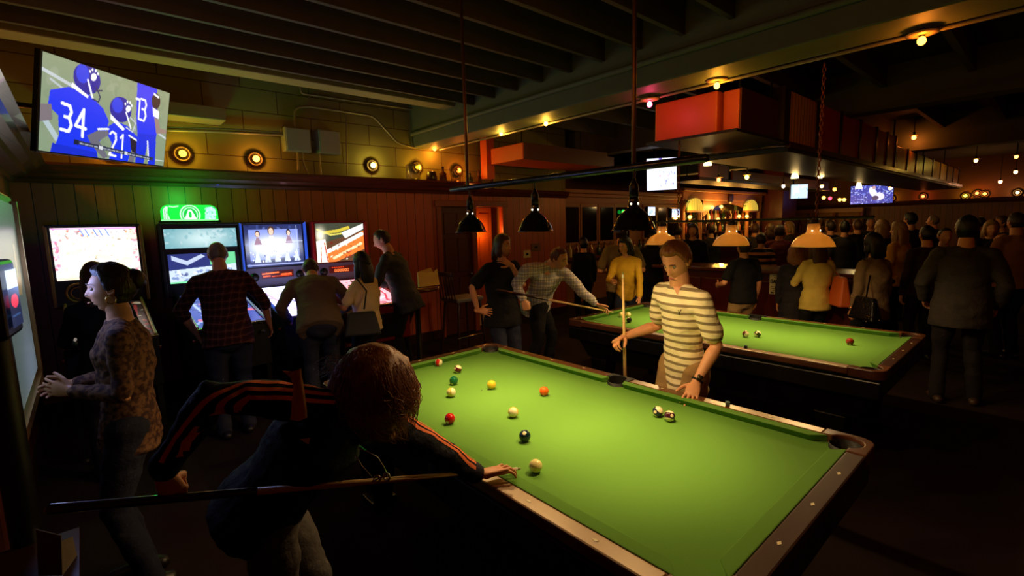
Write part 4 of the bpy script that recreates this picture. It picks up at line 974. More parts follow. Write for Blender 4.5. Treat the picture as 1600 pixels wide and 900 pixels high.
A = Art(40, 64, (20, 30, 60)); A.poly([(0, 0), (A.a, 0), (A.a, .33), (0, .33)], (226, 240, 240)); A.ell(A.a*.5, .55, .2, .12, (255, 60, 90)); A.line([(.1, .8), (.5, .8)], .02, (50, 80, 130))
rt_ = Vector((.09, .99, 0)).normalized(); nn = rt_.cross(Vector((0, 0, 1)))
mt = Matrix(((rt_.x, 0, nn.x, c.x), (rt_.y, 0, nn.y, c.y), (0, 1, 0, c.z), (0, 0, 0, 1)))
MB().box(-.12, .12, -.15, .12, -.14, -.02, mt).build('housing', metal_black, tg, bevel=.015)
screen('screen', A, c+nn*-.012+rt_*(-.0)+Vector((0, 0, -.015)), rt_, (0, 0, 1), .16, .20, screen_mat('touch_screen', 1.0), tg)
MB().tube([c+nn*-.08-Vector((0, 0, .1)), Vector((c.x-.08, c.y, .02))], .045, 14).build('post', metal_black, tg, True)
point_light('screen_spill', (-.17, 3.10, 1.62), (150, 172, 255), 5.5, .10)

# ------------------------------------------------------------------ back bar
bb = root('back_bar', (12, 7.3, 0), 'long wooden back bar cabinet with glass doors and a carved arch', 'cabinet')
YBAR = 7.2
def bx(x0, y0, x1, y1, d0=0, d1=.3): a_ = UY(x0, y0, YBAR); c_ = UY(x1, y1, YBAR); return (min(a_.x, c_.x), max(a_.x, c_.x), YBAR+d0, YBAR+d1, min(a_.z, c_.z), max(a_.z, c_.z))
xL0, xL1, xC0, xC1 = UY(878, 340, YBAR).x, UY(1062, 340, YBAR).x, UY(1067, 340, YBAR).x, UY(1190, 340, YBAR).x
MB().box(xL0, xL1, YBAR+.08, YBAR+.55, 0, 2.48).build('carcass', wood_back, bb)
MB().box(xL0-.05, xL1, YBAR-.06, YBAR+.55, 2.46, 2.55).box(xL0-.02, xL1, YBAR-.02, YBAR+.5, 2.38, 2.46).build('cornice', wood_back, bb, bevel=.015)
xsd = [UY(x, 340, YBAR).x for x in (884, 906, 912, 934, 940, 960, 965, 985, 1009, 1027, 1030, 1043, 1046, 1062)]
for i in range(0, len(xsd), 2):
    dr = MB().box(xsd[i]-.06, xsd[i+1]+.05, YBAR+.04, YBAR+.08, 1.30, 2.24).build('door', wood_back, bb, bevel=.008)
    MB().box(xsd[i], xsd[i+1], YBAR+.03, YBAR+.045, 1.38, 2.16).build('pane', glass_dark, dr)
MB().box(xL0, xL1, YBAR-.1, YBAR+.5, .98, 1.05).build('counter_ledge', gloss_ledge, bb)
MB().box(xC0, xC1, YBAR+.35, YBAR+.6, 0, 2.6).build('centre_carcass', wood_dark, bb)
MB().box(xC0-.1, xC1+.1, YBAR-.1, YBAR+.6, 2.62, 2.72).box(xC0, xC1, YBAR, YBAR+.6, 2.38, 2.62).build('centre_cornice', wood_back, bb, bevel=.02)
cx_, cz_ = (xC0+xC1)/2+.2, 2.5
MB().lathe([(.001, 0), (.20, 0), (.16, .03), (.001, .04)], (cx_, YBAR-.01, cz_), 20, (0, -1, 0)).build('carved_medallion', wood_dark, bb)
aw = (xC1-xC0)
pl = [(xC0+aw*.22, 1.9), (xC0+aw*.22, 2.38), (xC1-aw*.2, 2.38), (xC1-aw*.2, 1.9)]+[(cx_+aw*.28*math.cos(th), 1.9+.40*math.sin(th)) for th in [PI*k/16 for k in range(1, 16)]]
n = len(pl); vs = [(a_, YBAR+.02, c_) for a_, c_ in pl]+[(a_, YBAR+.1, c_) for a_, c_ in pl]
MB().add(vs, [tuple(range(n)), tuple(range(2*n-1, n-1, -1))]+[(i, n+i, n+(i+1) % n, (i+1) % n) for i in range(n)]).build('arch', wood_back, bb)
for x in (xC0+.1, xC0+aw*.2, xC1-aw*.2, xC1-.15): MB().lathe([(.001, 1.0), (.09, 1.0), (.07, 1.1), (.06, 2.0), (.09, 2.1), (.09, 2.38), (.001, 2.38)], (x, YBAR+.06, 0), 12).build('column', wood_back, bb, True)
MB().box(xC0, xC1, YBAR+.33, YBAR+.35, 1.0, 2.38).build('mirror', mat('bar_mirror', (120, 104, 84), .08, .9), bb)
for z in (1.05, 1.42, 1.8): MB().box(xC0+.1, xC1-.1, YBAR+.1, YBAR+.33, z-.03, z).build('shelf', wood_dark, bb)
# stained glass fan lamps
sg = stripes('stained_glass', (255, 220, 90), (120, 160, 40), 0, .12, .25); sb = sg.node_tree.nodes['Principled BSDF']
sg.node_tree.links.new(sb.inputs['Base Color'].links[0].from_socket, sb.inputs['Emission Color']); sb.inputs['Emission Strength'].default_value = .5
for x, y, w_, lb in ((1085, 329, 25, 'glowing stained glass fan lamp left of the back bar arch'), (1173, 329, 20, 'glowing stained glass fan lamp right of the back bar arch')):
    c = UY(x, y, YBAR-.03); r_ = (UY(x+w_/2, y, YBAR).x-UY(x-w_/2, y, YBAR).x)/2
    pl = [(c.x+r_*math.cos(th), c.z+.36*math.sin(th)) for th in [PI*k/14 for k in range(15)]]
    n = len(pl); vs = [(a_, c.y-.04, c_) for a_, c_ in pl]+[(a_, c.y+.04, c_) for a_, c_ in pl]
    t = root('fan_lamp', c, lb, 'light', 'stained glass lamps'); MB().add(vs, [tuple(range(n)), tuple(range(2*n-1, n-1, -1))]+[(i, n+i, n+(i+1) % n, (i+1) % n) for i in range(n)]).build('stained_glass', sg, t)
    MB().box(c.x-r_-.03, c.x+r_+.03, c.y-.05, c.y+.03, c.z-.05, c.z).build('frame', wood_back, t)
for x, y, c_, lb in ((1078, 339, (255, 190, 60), 'small amber lamp low on the left of the back bar arch'), (1113, 324, (255, 210, 110), 'amber lamp glowing inside the arch, left of two'), (1127, 323, (255, 210, 110), 'amber lamp glowing inside the arch, right of two'), (1122, 343, (255, 200, 80), 'low amber lamp on the back bar counter'),
    (1155, 338, (255, 196, 60), 'amber lamp right of the arch, left of two'), (1167, 338, (255, 196, 60), 'amber lamp right of the arch, right of two'), (1221, 335, (255, 200, 90), 'small warm lamp on the far bottle cabinet')):
    p = UY(x, y, YBAR-.12); t = root('bar_lamp', p, lb, 'light', 'small lamps on the back bar')
    MB().lathe([(.001, -.1), (.03, -.1), (.012, -.06), (.001, -.06)], p, 12).build('lamp_base', gold, t, True); MB().ell(p, (.055, .055, .05), 12, 8).build('bulb', emis('barlamp', (255, 196, 90), 4.5), t, True)
    point_light('bar_lamp_light', p+Vector((0, -.15, 0)), (255, 180, 80), 18, .06, t)
# bottles on the back bar
bm_ = [glass_brown, glass_green, mat('amber_liquor', (170, 96, 30), .15, trans=.3), mat('clear_liquor', (200, 190, 160), .1, trans=.6), mat('label_red', (120, 30, 24), .4), mat('pale_label', (210, 190, 140), .5)]
BP = [MB().lathe([(.001, 0), (.045, 0), (.046, .02), (.045, .17), (.018, .21), (.015, .29), (.02, .3), (.001, .3)], (0, 0, 0), 10).build('bottle', m_, None, True) for m_ in bm_]
k = 0
for z in (1.05, 1.42, 1.8):
    x = xC0+.3
    while x < xC1-.2:
        o = BP[k % 6] if k < 6 else BP[(k*5+k//7) % 6].copy()
        if k >= 6: COL.objects.link(o)
        o.location = (x, YBAR+.18+.05*(k % 2), z); tag(o, 'small liquor bottle standing in the rows on the back bar shelves', 'bottle', 'bottles on the back bar shelves'); k += 1; x += random.uniform(.16, .34)
x = xL0+.25
while x < xL1-.2:
    o = BP[(k*5+k//7) % 6].copy(); COL.objects.link(o); o.location = (x, YBAR+.0, 1.05); tag(o, 'liquor bottle standing on the ledge under the glass doors of the back bar', 'bottle', 'bottles under the glass doors'); k += 1; x += random.uniform(.14, .3)
# small glowing panels painting television reflections onto the back bar panes
for x, y, w_, h_, lb in ((1018, 330, 11, 12, 'small glowing panel painted as a television reflection in the back bar doors, left of two'), (1056, 333, 12, 12, 'small glowing panel painted as a television reflection in the back bar doors, right of two')):
    c = UY(x, y, YBAR-.02); dx = UY(x+w_/2, y, YBAR).x-UY(x-w_/2, y, YBAR).x
    A = Art(30, 24, (200, 220, 250)); A.blobs(8, [(120, 160, 230), (255, 255, 255)], .1, .3, None, .7, g)
    t = root('tv_reflection', c, lb, 'tv_reflection', 'painted television reflections in the back bar'); MB().box(c.x-dx/2-.02, c.x+dx/2+.02, c.y, c.y+.04, c.z-.13, c.z+.13).build('casing', metal_black, t)
    screen('screen', A, c-Vector((0, .004, 0)), (1, 0, 0), (0, 0, 1), dx, .22, screen_mat('tv_reflection_'+str(x), 1.6), t)
p = UY(974, 331, YBAR-.03); o = MB().ell(p, (.06, .03, .05), 10, 8).build('green_lamp', emis('green_dot', (30, 230, 70), 2.5), None, True, origin=p); tag(o, 'small green light on the glass doors of the back bar', 'light')
# far lit bottle cabinet, right of the red pillar
struct(MB().box(xC1+.25, xC1+1.6, YBAR-.6, YBAR+.6, 0, ZC).build('column_2', wood_bar, bevel=.02))
fc = root('bottle_cabinet', (XR-.4, 6.6, 0), 'far lit cabinet of tall bottles under the small far television', 'cabinet')
MB().box(XR-.5, XR-.22, 4.9, 8.3, 0, 1.2).box(XR-.5, XR-.22, 4.9, 8.3, 1.95, 2.1).build('carcass', wood_back, fc)
MB().box(XR-.26, XR-.22, 4.9, 8.3, 1.2, 1.95).build('back_panel', mat('cab_back', (150, 110, 60), .6), fc)
for y in (4.95, 5.8, 6.6, 7.4, 8.25): MB().lathe([(.001, 1.2), (.06, 1.2), (.05, 1.95), (.001, 1.95)], (XR-.46, y, 0), 10).build('column', wood_back, fc, True)
y = 5.1
while y < 8.2:
    o = BP[(k*5+k//7) % 6].copy(); COL.objects.link(o); o.location = (XR-.36, y, 1.2); o.scale = (1.5, 1.5, 1.9); tag(o, 'tall bottle standing in the far lit cabinet', 'bottle', 'bottles in the far cabinet'); k += 1; y += random.uniform(.16, .3)
# island bar
ib = root('bar_counter', (7.2, 2.6, 0), 'dark red panelled bar counter behind the far pool table', 'bar counter')
MB().box(6.95, 7.45, 1.5, 4.2, .08, 1.06).build('counter_body', wood_bar, ib, bevel=.01)
for y in (1.55, 2.2, 2.85, 3.5): MB().box(6.925, 6.95, y+.06, y+.66, .2, .95).build('front_panel', wood_bar, ib, bevel=.012)
MB().box(7.0, 7.4, 1.55, 4.14, 0, .08).build('plinth', metal_black, ib)
MB().box(6.85, 7.55, 1.4, 4.35, 1.06, 1.11).build('counter_top', gloss_ledge, ib, bevel=.012)
MB().tube([(6.83, 1.6, .2), (6.83, 4.2, .2)], .025, 10).build('foot_rail', gold, ib, True)
p = UX(1220, 443, 6.92); sn = root('paper_notice', (6.915, p.y, p.z), 'cream paper notice pinned on the red bar front', 'notice')
MB().box(6.914, 6.920, p.y-.14, p.y+.14, p.z-.15, p.z+.15).build('sheet', paper_m, sn)
def glyphs(mb, txt, y0, z0, h, x, t=.006):
    G = {'B': [[(0,0),(0,1),(.6,1),(.7,.75),(.5,.52),(0,.52)],[(.5,.52),(.75,.28),(.6,0),(0,0)]], 'A': [[(0,0),(.35,1),(.7,0)],[(.13,.38),(.57,.38)]], 'R': [[(0,0),(0,1),(.6,1),(.7,.75),(.5,.5),(0,.5)],[(.35,.5),(.7,0)]], 'I': [[(.35,0),(.35,1)]], 'D': [[(0,0),(0,1),(.5,1),(.75,.7),(.75,.3),(.5,0),(0,0)]], ' ': [], 'S': [[(.7,.85),(.4,1),(.05,.85),(.1,.6),(.6,.42),(.7,.15),(.35,0),(0,.12)]]}
    for i, ch in enumerate(txt):
        for st in G[ch]:
            for (a0, b0), (a1, b1) in zip(st[:-1], st[1:]):
                mb.tube([(x, y0-(i*.95+a0)*h*.75, z0+b0*h), (x, y0-(i*.95+a1)*h*.75, z0+b1*h)], t, 4, cap=False)
tx = MB(); glyphs(tx, 'BAR IS', p.y+.125, p.z+.0, .045, 6.913)
for q, l_ in ((.10, .2), (.075, .16), (-.05, .24), (-.075, .22), (-.1, .2)): tx.box(6.912, 6.914, p.y-l_/2, p.y+l_/2, p.z+q-.004, p.z+q+.004)
tx.box(6.912, 6.914, p.y+.08, p.y+.12, p.z-.14, p.z-.12)
tx.build('lettering', mat('notice_ink', (60, 50, 36), .8), sn)
# ------------------------------------------------------------------ furniture by the back wall
c = U(700, 470, 6.15)
st = root('bar_stool', (3.95, 5.55, 0), 'bar stool with a grey padded seat and slatted back by the dark door', 'stool')
sx_, sy_ = 3.95, 5.55
MB().box(sx_-.23, sx_+.23, sy_-.2, sy_+.2, .76, .82).build('seat', mat('grey_vinyl', (104, 98, 96), .4), st, bevel=.02)
for a_ in (-1, 1):
    for c_ in (-1, 1): MB().tube([(sx_+a_*.18, sy_+c_*.16, .78), (sx_+a_*.24, sy_+c_*.21, .0)], .018, 8).build('leg', wood_dark, st, True)
MB().tube([(sx_-.23, sy_-.2, .28), (sx_+.23, sy_-.2, .28)], .012, 8).build('foot_rail', chrome, st, True)
for k_ in range(6): MB().tube([(sx_-.24, sy_-.17+k_*.068, .8), (sx_-.29, sy_-.17+k_*.068, 1.15)], .009, 6).build('back_slat', wood_dark, st, True)
MB().box(sx_-.31, sx_-.27, sy_-.2, sy_+.2, 1.13, 1.19).build('back_rail', wood_dark, st, bevel=.01)
pt = root('pub_table', (3.25, 5.6, 0), 'small dark high table against the panelled wall', 'table')
MB().lathe([(.001, .98), (.3, .98), (.31, 1.0), (.3, 1.02), (.001, 1.02)], (3.25, 5.6, 0), 28).build('table_top', gloss_ledge, pt, True)
MB().lathe([(.001, 0), (.24, 0), (.22, .03), (.04, .06), (.035, .98), (.001, .98)], (3.25, 5.6, 0), 20).build('pedestal', metal_black, pt, True)
p = U(643, 452, 6.05)
fl = MB().add([(3.25, 5.52, 1.025), (3.55, 5.5, 1.03), (3.56, 5.56, 1.24), (3.50, 5.56, 1.2), (3.46, 5.56, 1.26), (3.27, 5.58, 1.22), (3.25, 5.56, 1.025), (3.55, 5.54, 1.03), (3.56, 5.565, 1.24), (3.50, 5.565, 1.2), (3.46, 5.565, 1.26), (3.27, 5.585, 1.22)],
  [(0, 1, 2, 3, 4, 5), (11, 10, 9, 8, 7, 6), (0, 6, 7, 1), (1, 7, 8, 2), (2, 8, 9, 3), (3, 9, 10, 4), (4, 10, 11, 5), (5, 11, 6, 0)]).build('folded_flyer', mat('yellowed_paper', (240, 206, 110), .8), None)
tag(fl, 'yellowish torn flyer standing on the small high table', 'flyer')
for x, y, w_, lb in ((823, 397, .09, 'small pale wall plate on the panelling left of the back bar'), (837, 386, .12, 'dark framed notice above the pale wall plate')):
    p = UY(x, y, YB); o = root('wall_plate', (p.x, YB, p.z), lb, 'wall plate'); MB().box(p.x-w_, p.x+w_, YB-.012, YB, p.z-.07, p.z+.07).build('plate', paper_m if x == 823 else mat('dim_notice', (110, 70, 50), .6), o, bevel=.003)
    MB().box(p.x-w_*.3, p.x+w_*.3, YB-.018, YB-.012, p.z-.02, p.z+.02).build('switch', metal_dark, o)
# low clutter at the left foreground: paper on a dark ledge
p = U(60, 850, 1.25)
tb = root('drink_ledge', (-.2, 1.2, 0), 'dark narrow drink ledge along the left wall', 'table'); MB().box(XL+.001, -.12, .75, 2.42, .66, .69).build('ledge_top', wood_dark, tb); mn = root('folded_menu', (-.17, 2.22, .69), 'pale folded menu card standing open on the dark ledge at the lower left', 'menu')
MB().add([(-.22, 2.16, .692), (-.16, 2.10, .692), (-.15, 2.12, .82), (-.21, 2.18, .84), (-.222, 2.158, .692), (-.162, 2.098, .692), (-.152, 2.118, .82), (-.212, 2.178, .84)], [(0, 1, 2, 3), (7, 6, 5, 4), (0, 4, 5, 1), (1, 5, 6, 2), (2, 6, 7, 3), (3, 7, 4, 0)]).add([(-.16, 2.10, .692), (-.125, 2.20, .692), (-.13, 2.21, .76), (-.155, 2.12, .80), (-.162, 2.10, .692), (-.127, 2.20, .692), (-.132, 2.21, .76), (-.157, 2.12, .80)], [(0, 1, 2, 3), (7, 6, 5, 4), (0, 4, 5, 1), (1, 5, 6, 2), (2, 6, 7, 3), (3, 7, 4, 0)]).build('card', mat('worn_card', (96, 84, 62), .8), mn)
MB().box(XL+.02, XL+.05, .8, .9, 0, .66).box(XL+.02, XL+.05, 1.9, 2.0, 0, .66).build('bracket', metal_black, tb)
point_light('corridor_lamp', (5.35, 6.78, 1.7), (255, 150, 60), 9, .04)
# ------------------------------------------------------------------ people
skin_l = mat('skin_light', (226, 160, 116), .5, var=.06, vs=30); skin_m = mat('skin_warm', (206, 138, 96), .5, var=.06, vs=30)
lip_m = mat('lips', (168, 84, 72), .45); brow_m = mat('eyebrow_hair', (84, 56, 34), .8); eye_m = mat('eye_white', (150, 138, 126), .35); iris_m = mat('iris', (40, 30, 26), .2)
def hair_mat(name, c, c2=None):
    m, nt, b, tc = base_mat(name, .45, .4)
    mp = nt.nodes.new('ShaderNodeMapping'); nt.links.new(tc.outputs['Object'], mp.inputs['Vector']); mp.inputs['Scale'].default_value = (1, 1, .12)
    n = nt.nodes.new('ShaderNodeTexNoise'); n.inputs['Scale'].default_value = 130; n.inputs['Detail'].default_value = 3; nt.links.new(mp.outputs[0], n.inputs['Vector'])
    c2 = c2 or tuple(v*.5 for v in c)
    nt.links.new(mixc(nt, n.outputs['Fac'], C3(*c2), C3(*c)), b.inputs['Base Color'])
    bp = nt.nodes.new('ShaderNodeBump'); bp.inputs['Strength'].default_value = .5; bp.inputs['Distance'].default_value = .006
    nt.links.new(n.outputs['Fac'], bp.inputs['Height']); nt.links.new(bp.outputs['Normal'], b.inputs['Normal']); return m
H = {'blond': hair_mat('hair_blond', (196, 150, 92)), 'sandy': hair_mat('hair_sandy', (176, 110, 60)), 'brown': hair_mat('hair_brown', (96, 60, 38)), 'dark': hair_mat('hair_dark', (62, 40, 30)),
     'black': hair_mat('hair_black', (24, 18, 18)), 'grey': hair_mat('hair_grey', (130, 116, 100)), 'red': hair_mat('hair_auburn', (128, 66, 40))}
def cloth(name, c, rough=.9, var=.15): return mat('fabric_'+name, c, rough, var=var, vs=12, bump=.25, bs=90, spec=.2)
denim = cloth('dark_denim', (38, 40, 58)); blackc = cloth('black', (20, 18, 20)); charcoal = cloth('charcoal', (44, 40, 42)); khaki = cloth('khaki', (160, 128, 84)); shoe_m = mat('shoe_dark', (30, 24, 22), .4)

def frame(fwd, up):
    f = Vector(fwd).normalized(); u = Vector(up); u = (u-f*u.dot(f)).normalized(); r = f.cross(u)
    return Matrix(((r.x, f.x, u.x), (r.y, f.y, u.y), (r.z, f.z, u.z)))
def g(x, s): return math.exp(-(x/s)**2)
def head_pt(d, fem=False, sc=1.0):
    """unit direction (x right, y forward, z up) -> point on the head surface"""
    x, y, z = d
    rx, ry, rz = .074, .094, .118
    p = Vector((x*rx, y*ry, z*rz))
    if z < 0:
        k = 1-.30*min(1, -z)**1.3; p.x *= k
        if y < 0: p.y *= 1-.45*min(1, -z)
        else: p.y *= 1-.06*(-z)
    if y < 0 and z > -.2: p.y *= 1.08
    if y > .3: p.y -= .010*(y-.3)*abs(x)*2
    if y > 0:
        X, Z = p.x, p.z
        p.y += .004*g(Z-.030, .012)*g(X, .05)
        p.y -= .009*(g(X-.030, .014)+g(X+.030, .014))*g(Z-.010, .012)
        w = .0085 if Z > -.02 else .013
        if -.05 < Z < .03: p.y += (.024 if not fem else .017)*g(X, w)*(g(Z+.026, .013)+.55*g(Z+.008, .014))
        p.y += .005*(g(X-.042, .018)+g(X+.042, .018))*g(Z+.022, .018)
        p.y += .006*g(X, .022)*(g(Z+.056, .006)+g(Z+.070, .006)) - .003*g(X, .02)*g(Z+.063, .003)
        p.y += .010*g(X, .022)*g(Z+.100, .014)
        p.y -= .003*g(X, .03)*g(Z+.083, .007)
    return p*sc
def sphere_grid(seg, rings):
    D = [(0, 0, 1)]; F = []
    for i in range(1, rings):
        ph = PI*i/rings
        for k in range(seg):
            th = 2*PI*k/seg; D.append((math.sin(ph)*math.sin(th), math.sin(ph)*math.cos(th), math.cos(ph)))
    D.append((0, 0, -1))
    for k in range(seg): F.append((0, 1+(k+1) % seg, 1+k))
    for i in range(rings-2):
        for k in range(seg):
            a = 1+i*seg+k; b = 1+i*seg+(k+1) % seg; F.append((a, b, b+seg, a+seg))
    e = len(D)-1; o = 1+(rings-2)*seg
    for k in range(seg): F.append((e, o+k, o+(k+1) % seg))
    return D, F
def head_mb(c, Rm, sc=1.0, fem=False, det=2):
    D, F = sphere_grid(*((64, 56), (40, 34), (24, 20))[2-det] if False else {2: (72, 60), 1: (36, 32), 0: (22, 18)}[det])
    mb = MB(); mb.add([Rm @ head_pt(d, fem, sc)+c for d in D], F)
    for s in (-1, 1):
        ec = Vector((s*.074, -.006, -.004))*sc
        mb.ell(Rm @ ec+c, (.008*sc, .017*sc, .030*sc), 12, 8, Rm @ Matrix.Rotation(s*.35, 3, 'Z') @ Matrix.Rotation(.2, 3, 'X'))
        if det == 2: mb.torus(Rm @ (ec+Vector((s*.006, .002, .004))*sc)+c, .015*sc, .004*sc, Rm @ Vector((1, .3*s, 0)), 14, 6)
    return mb
def hair_mb(c, Rm, sc=1.0, style='short', det=2, vol=1.0):
    D, F = sphere_grid(*{2: (64, 52), 1: (36, 30), 0: (22, 18)}[det]); mb = MB(); out = []
    for d in D:
        x, y, z = d
        p = head_pt((x, y, z), False, 1.0)
        # how far this direction is inside the hair region
        line = .66 if style != 'receding' else .80
        front = (z-line+.05*abs(x)) if y > .42 else (z-line+.05*abs(x)+(.42-y)*2.6)
        low = {'short': -.30, 'crop': -.22, 'receding': -.25, 'long': -.9, 'bob': -.75, 'bun': -.30}[style]-(.35 if y < -.15 and style in ('short', 'crop', 'bun') else 0)
        if style in ('long', 'bob'): front = (z-.62+.1*abs(x)) if y > .52 else (z-.62+.1*abs(x)+(.52-y)*3.5)
        h = max(0, min(1, front/.10))*max(0, min(1, (z-low)/.12))
        if style in ('short', 'crop', 'receding', 'bun') and abs(x) > .62 and y > -.25 and z < .02: h *= max(0, min(1, (z+.12)/.12))*.5
        thick = {'short': .014, 'crop': .008, 'receding': .007, 'long': .018, 'bob': .022, 'bun': .016}[style]*vol
        top = max(0, z)*.012*vol if style in ('short', 'long', 'bob', 'bun') else 0
        n_ = noise.noise(Vector(d)*6)*.005*h
        q = Vector((x*.9, y, z)).normalized()
        p = p*(1.0-.06*(1-h))+q*((thick+top+n_)*h)
        out.append(Rm @ (p*sc)+c)
    mb.add(out, F)
    P = lambda a: Rm @ (Vector(a)*sc)+c
    if style == 'bun':
        mb.ell(P((0, -.105, .045)), (.05*sc, .045*sc, .055*sc), 18, 12, Rm)
        for k in range(7): mb.ell(P((.03*math.sin(k*2.2), -.10-.03*math.cos(k*1.7), .05+.03*math.sin(k*1.3))), .024*sc, 10, 8)
    if style in ('long', 'bob'):
        L = .24 if style == 'long' else .055
        mb.tube([P((0, -.05, .03)), P((0, -.075, -.06)), P((0, -.085, -.14)), P((0, -.08, -.10-L))], [(.085*sc, .055*sc), (.10*sc, .05*sc), (.098*sc, .04*sc), (.06*sc, .02*sc)], 18, ref=Rm @ Vector((1, 0, 0)))
        for s in (-1, 1):
            mb.tube([P((s*.065, -.01, .04)), P((s*.085, -.012, -.05)), P((s*.085, -.005, -.05-L*.6)), P((s*.065, .01, -.06-L*.9))], [(.022*sc, .04*sc), (.02*sc, .045*sc), (.02*sc, .035*sc), (.008*sc, .015*sc)], 12, ref=Rm @ Vector((1, 0, 0)))
    return mb
def ik(a, c, l1, l2, pole):
    a, c = Vector(a), Vector(c); d = c-a; L = min(d.length, (l1+l2)*.995); L = max(L, abs(l1-l2)*1.05); n = d.normalized()
    x = (l1*l1-l2*l2+L*L)/(2*L); h = math.sqrt(max(0, l1*l1-x*x))
    p = Vector(pole); p = p-n*p.dot(n)
    p = p.normalized() if p.length > 1e-6 else n.orthogonal().normalized()
    return a+n*x+p*h, a+n*L
def hand_mb(w, fdir, back, side, pose='relaxed', sc=1.0, seg=10):
    """w wrist point, fdir direction of the fingers, back direction out of the back of the hand, side=+1: thumb on fdir x back side"""
    f = Vector(fdir).normalized(); b = Vector(back); b = (b-f*b.dot(f)).normalized(); t = f.cross(b)*side
    mb = MB(); P = lambda x, y, z: Vector(w)+(f*x+t*y+b*z)*sc
    mb.tube([P(-.035, 0, 0), P(0, 0, 0), P(.03, .002, 0), P(.065, .002, 0), P(.088, 0, -.002)], [(.021*sc, .026*sc), (.019*sc, .027*sc), (.016*sc, .036*sc), (.0145*sc, .041*sc), (.011*sc, .038*sc)], seg+4, ref=b)
    curls = {'relaxed': (18, 28, 22), 'flat': (2, 6, 5), 'grip': (62, 78, 45), 'bridge': (-8, 44, 30), 'point': (6, 12, 10), 'loose': (40, 50, 30)}[pose]
    spread = {'relaxed': 3, 'flat': 7, 'grip': 1, 'bridge': 9, 'point': 6, 'loose': 2}[pose]
    for i, (y, x0, L, r) in enumerate(((.029, .086, .072, .0088), (.010, .091, .080, .0090), (-.010, .087, .074, .0086), (-.028, .079, .058, .0076))):
        p = P(x0-.01, y, -.002); a = 0; sp = math.radians(spread*(1.5-i)); pts = [p]
        lens = (L*.46, L*.31, L*.23); rad = [r*sc]
        for j in range(3):
            a += math.radians(curls[j]*(1+.08*i if pose != 'bridge' or i > 0 else 1))
            d = (f*math.cos(sp)+t*math.sin(sp))*math.cos(a)-b*math.sin(a); p = p+d*(lens[j]*sc+(.01*sc if j == 0 else 0)); pts.append(p); rad.append(r*sc*(1-.12*(j+1)))
        mb.tube(pts, rad, seg)
    tp = {'relaxed': ((.6, .75, -.25), (.85, .45, -.2)), 'flat': ((.55, .83, -.05), (.85, .5, -.05)), 'grip': ((.55, .45, -.75), (.65, -.25, -.7)), 'bridge': ((.75, .55, .35), (.9, .3, .25)), 'point': ((.6, .8, 0), (.8, .5, 0)), 'loose': ((.6, .5, -.5), (.75, .1, -.6))}[pose]
    p0 = P(.018, .022, -.004); d1 = (f*tp[0][0]+t*tp[0][1]+b*tp[0][2]).normalized(); d2 = (f*tp[1][0]+t*tp[1][1]+b*tp[1][2]).normalized()
    mb.tube([p0, p0+d1*.042*sc, p0+d1*.042*sc+d2*.030*sc, p0+d1*.042*sc+d2*.030*sc+(d2*.022+f*.004)*sc], [.0135*sc, .0108*sc, .0098*sc, .0075*sc], seg)
    return mb
PEOPLE = {}
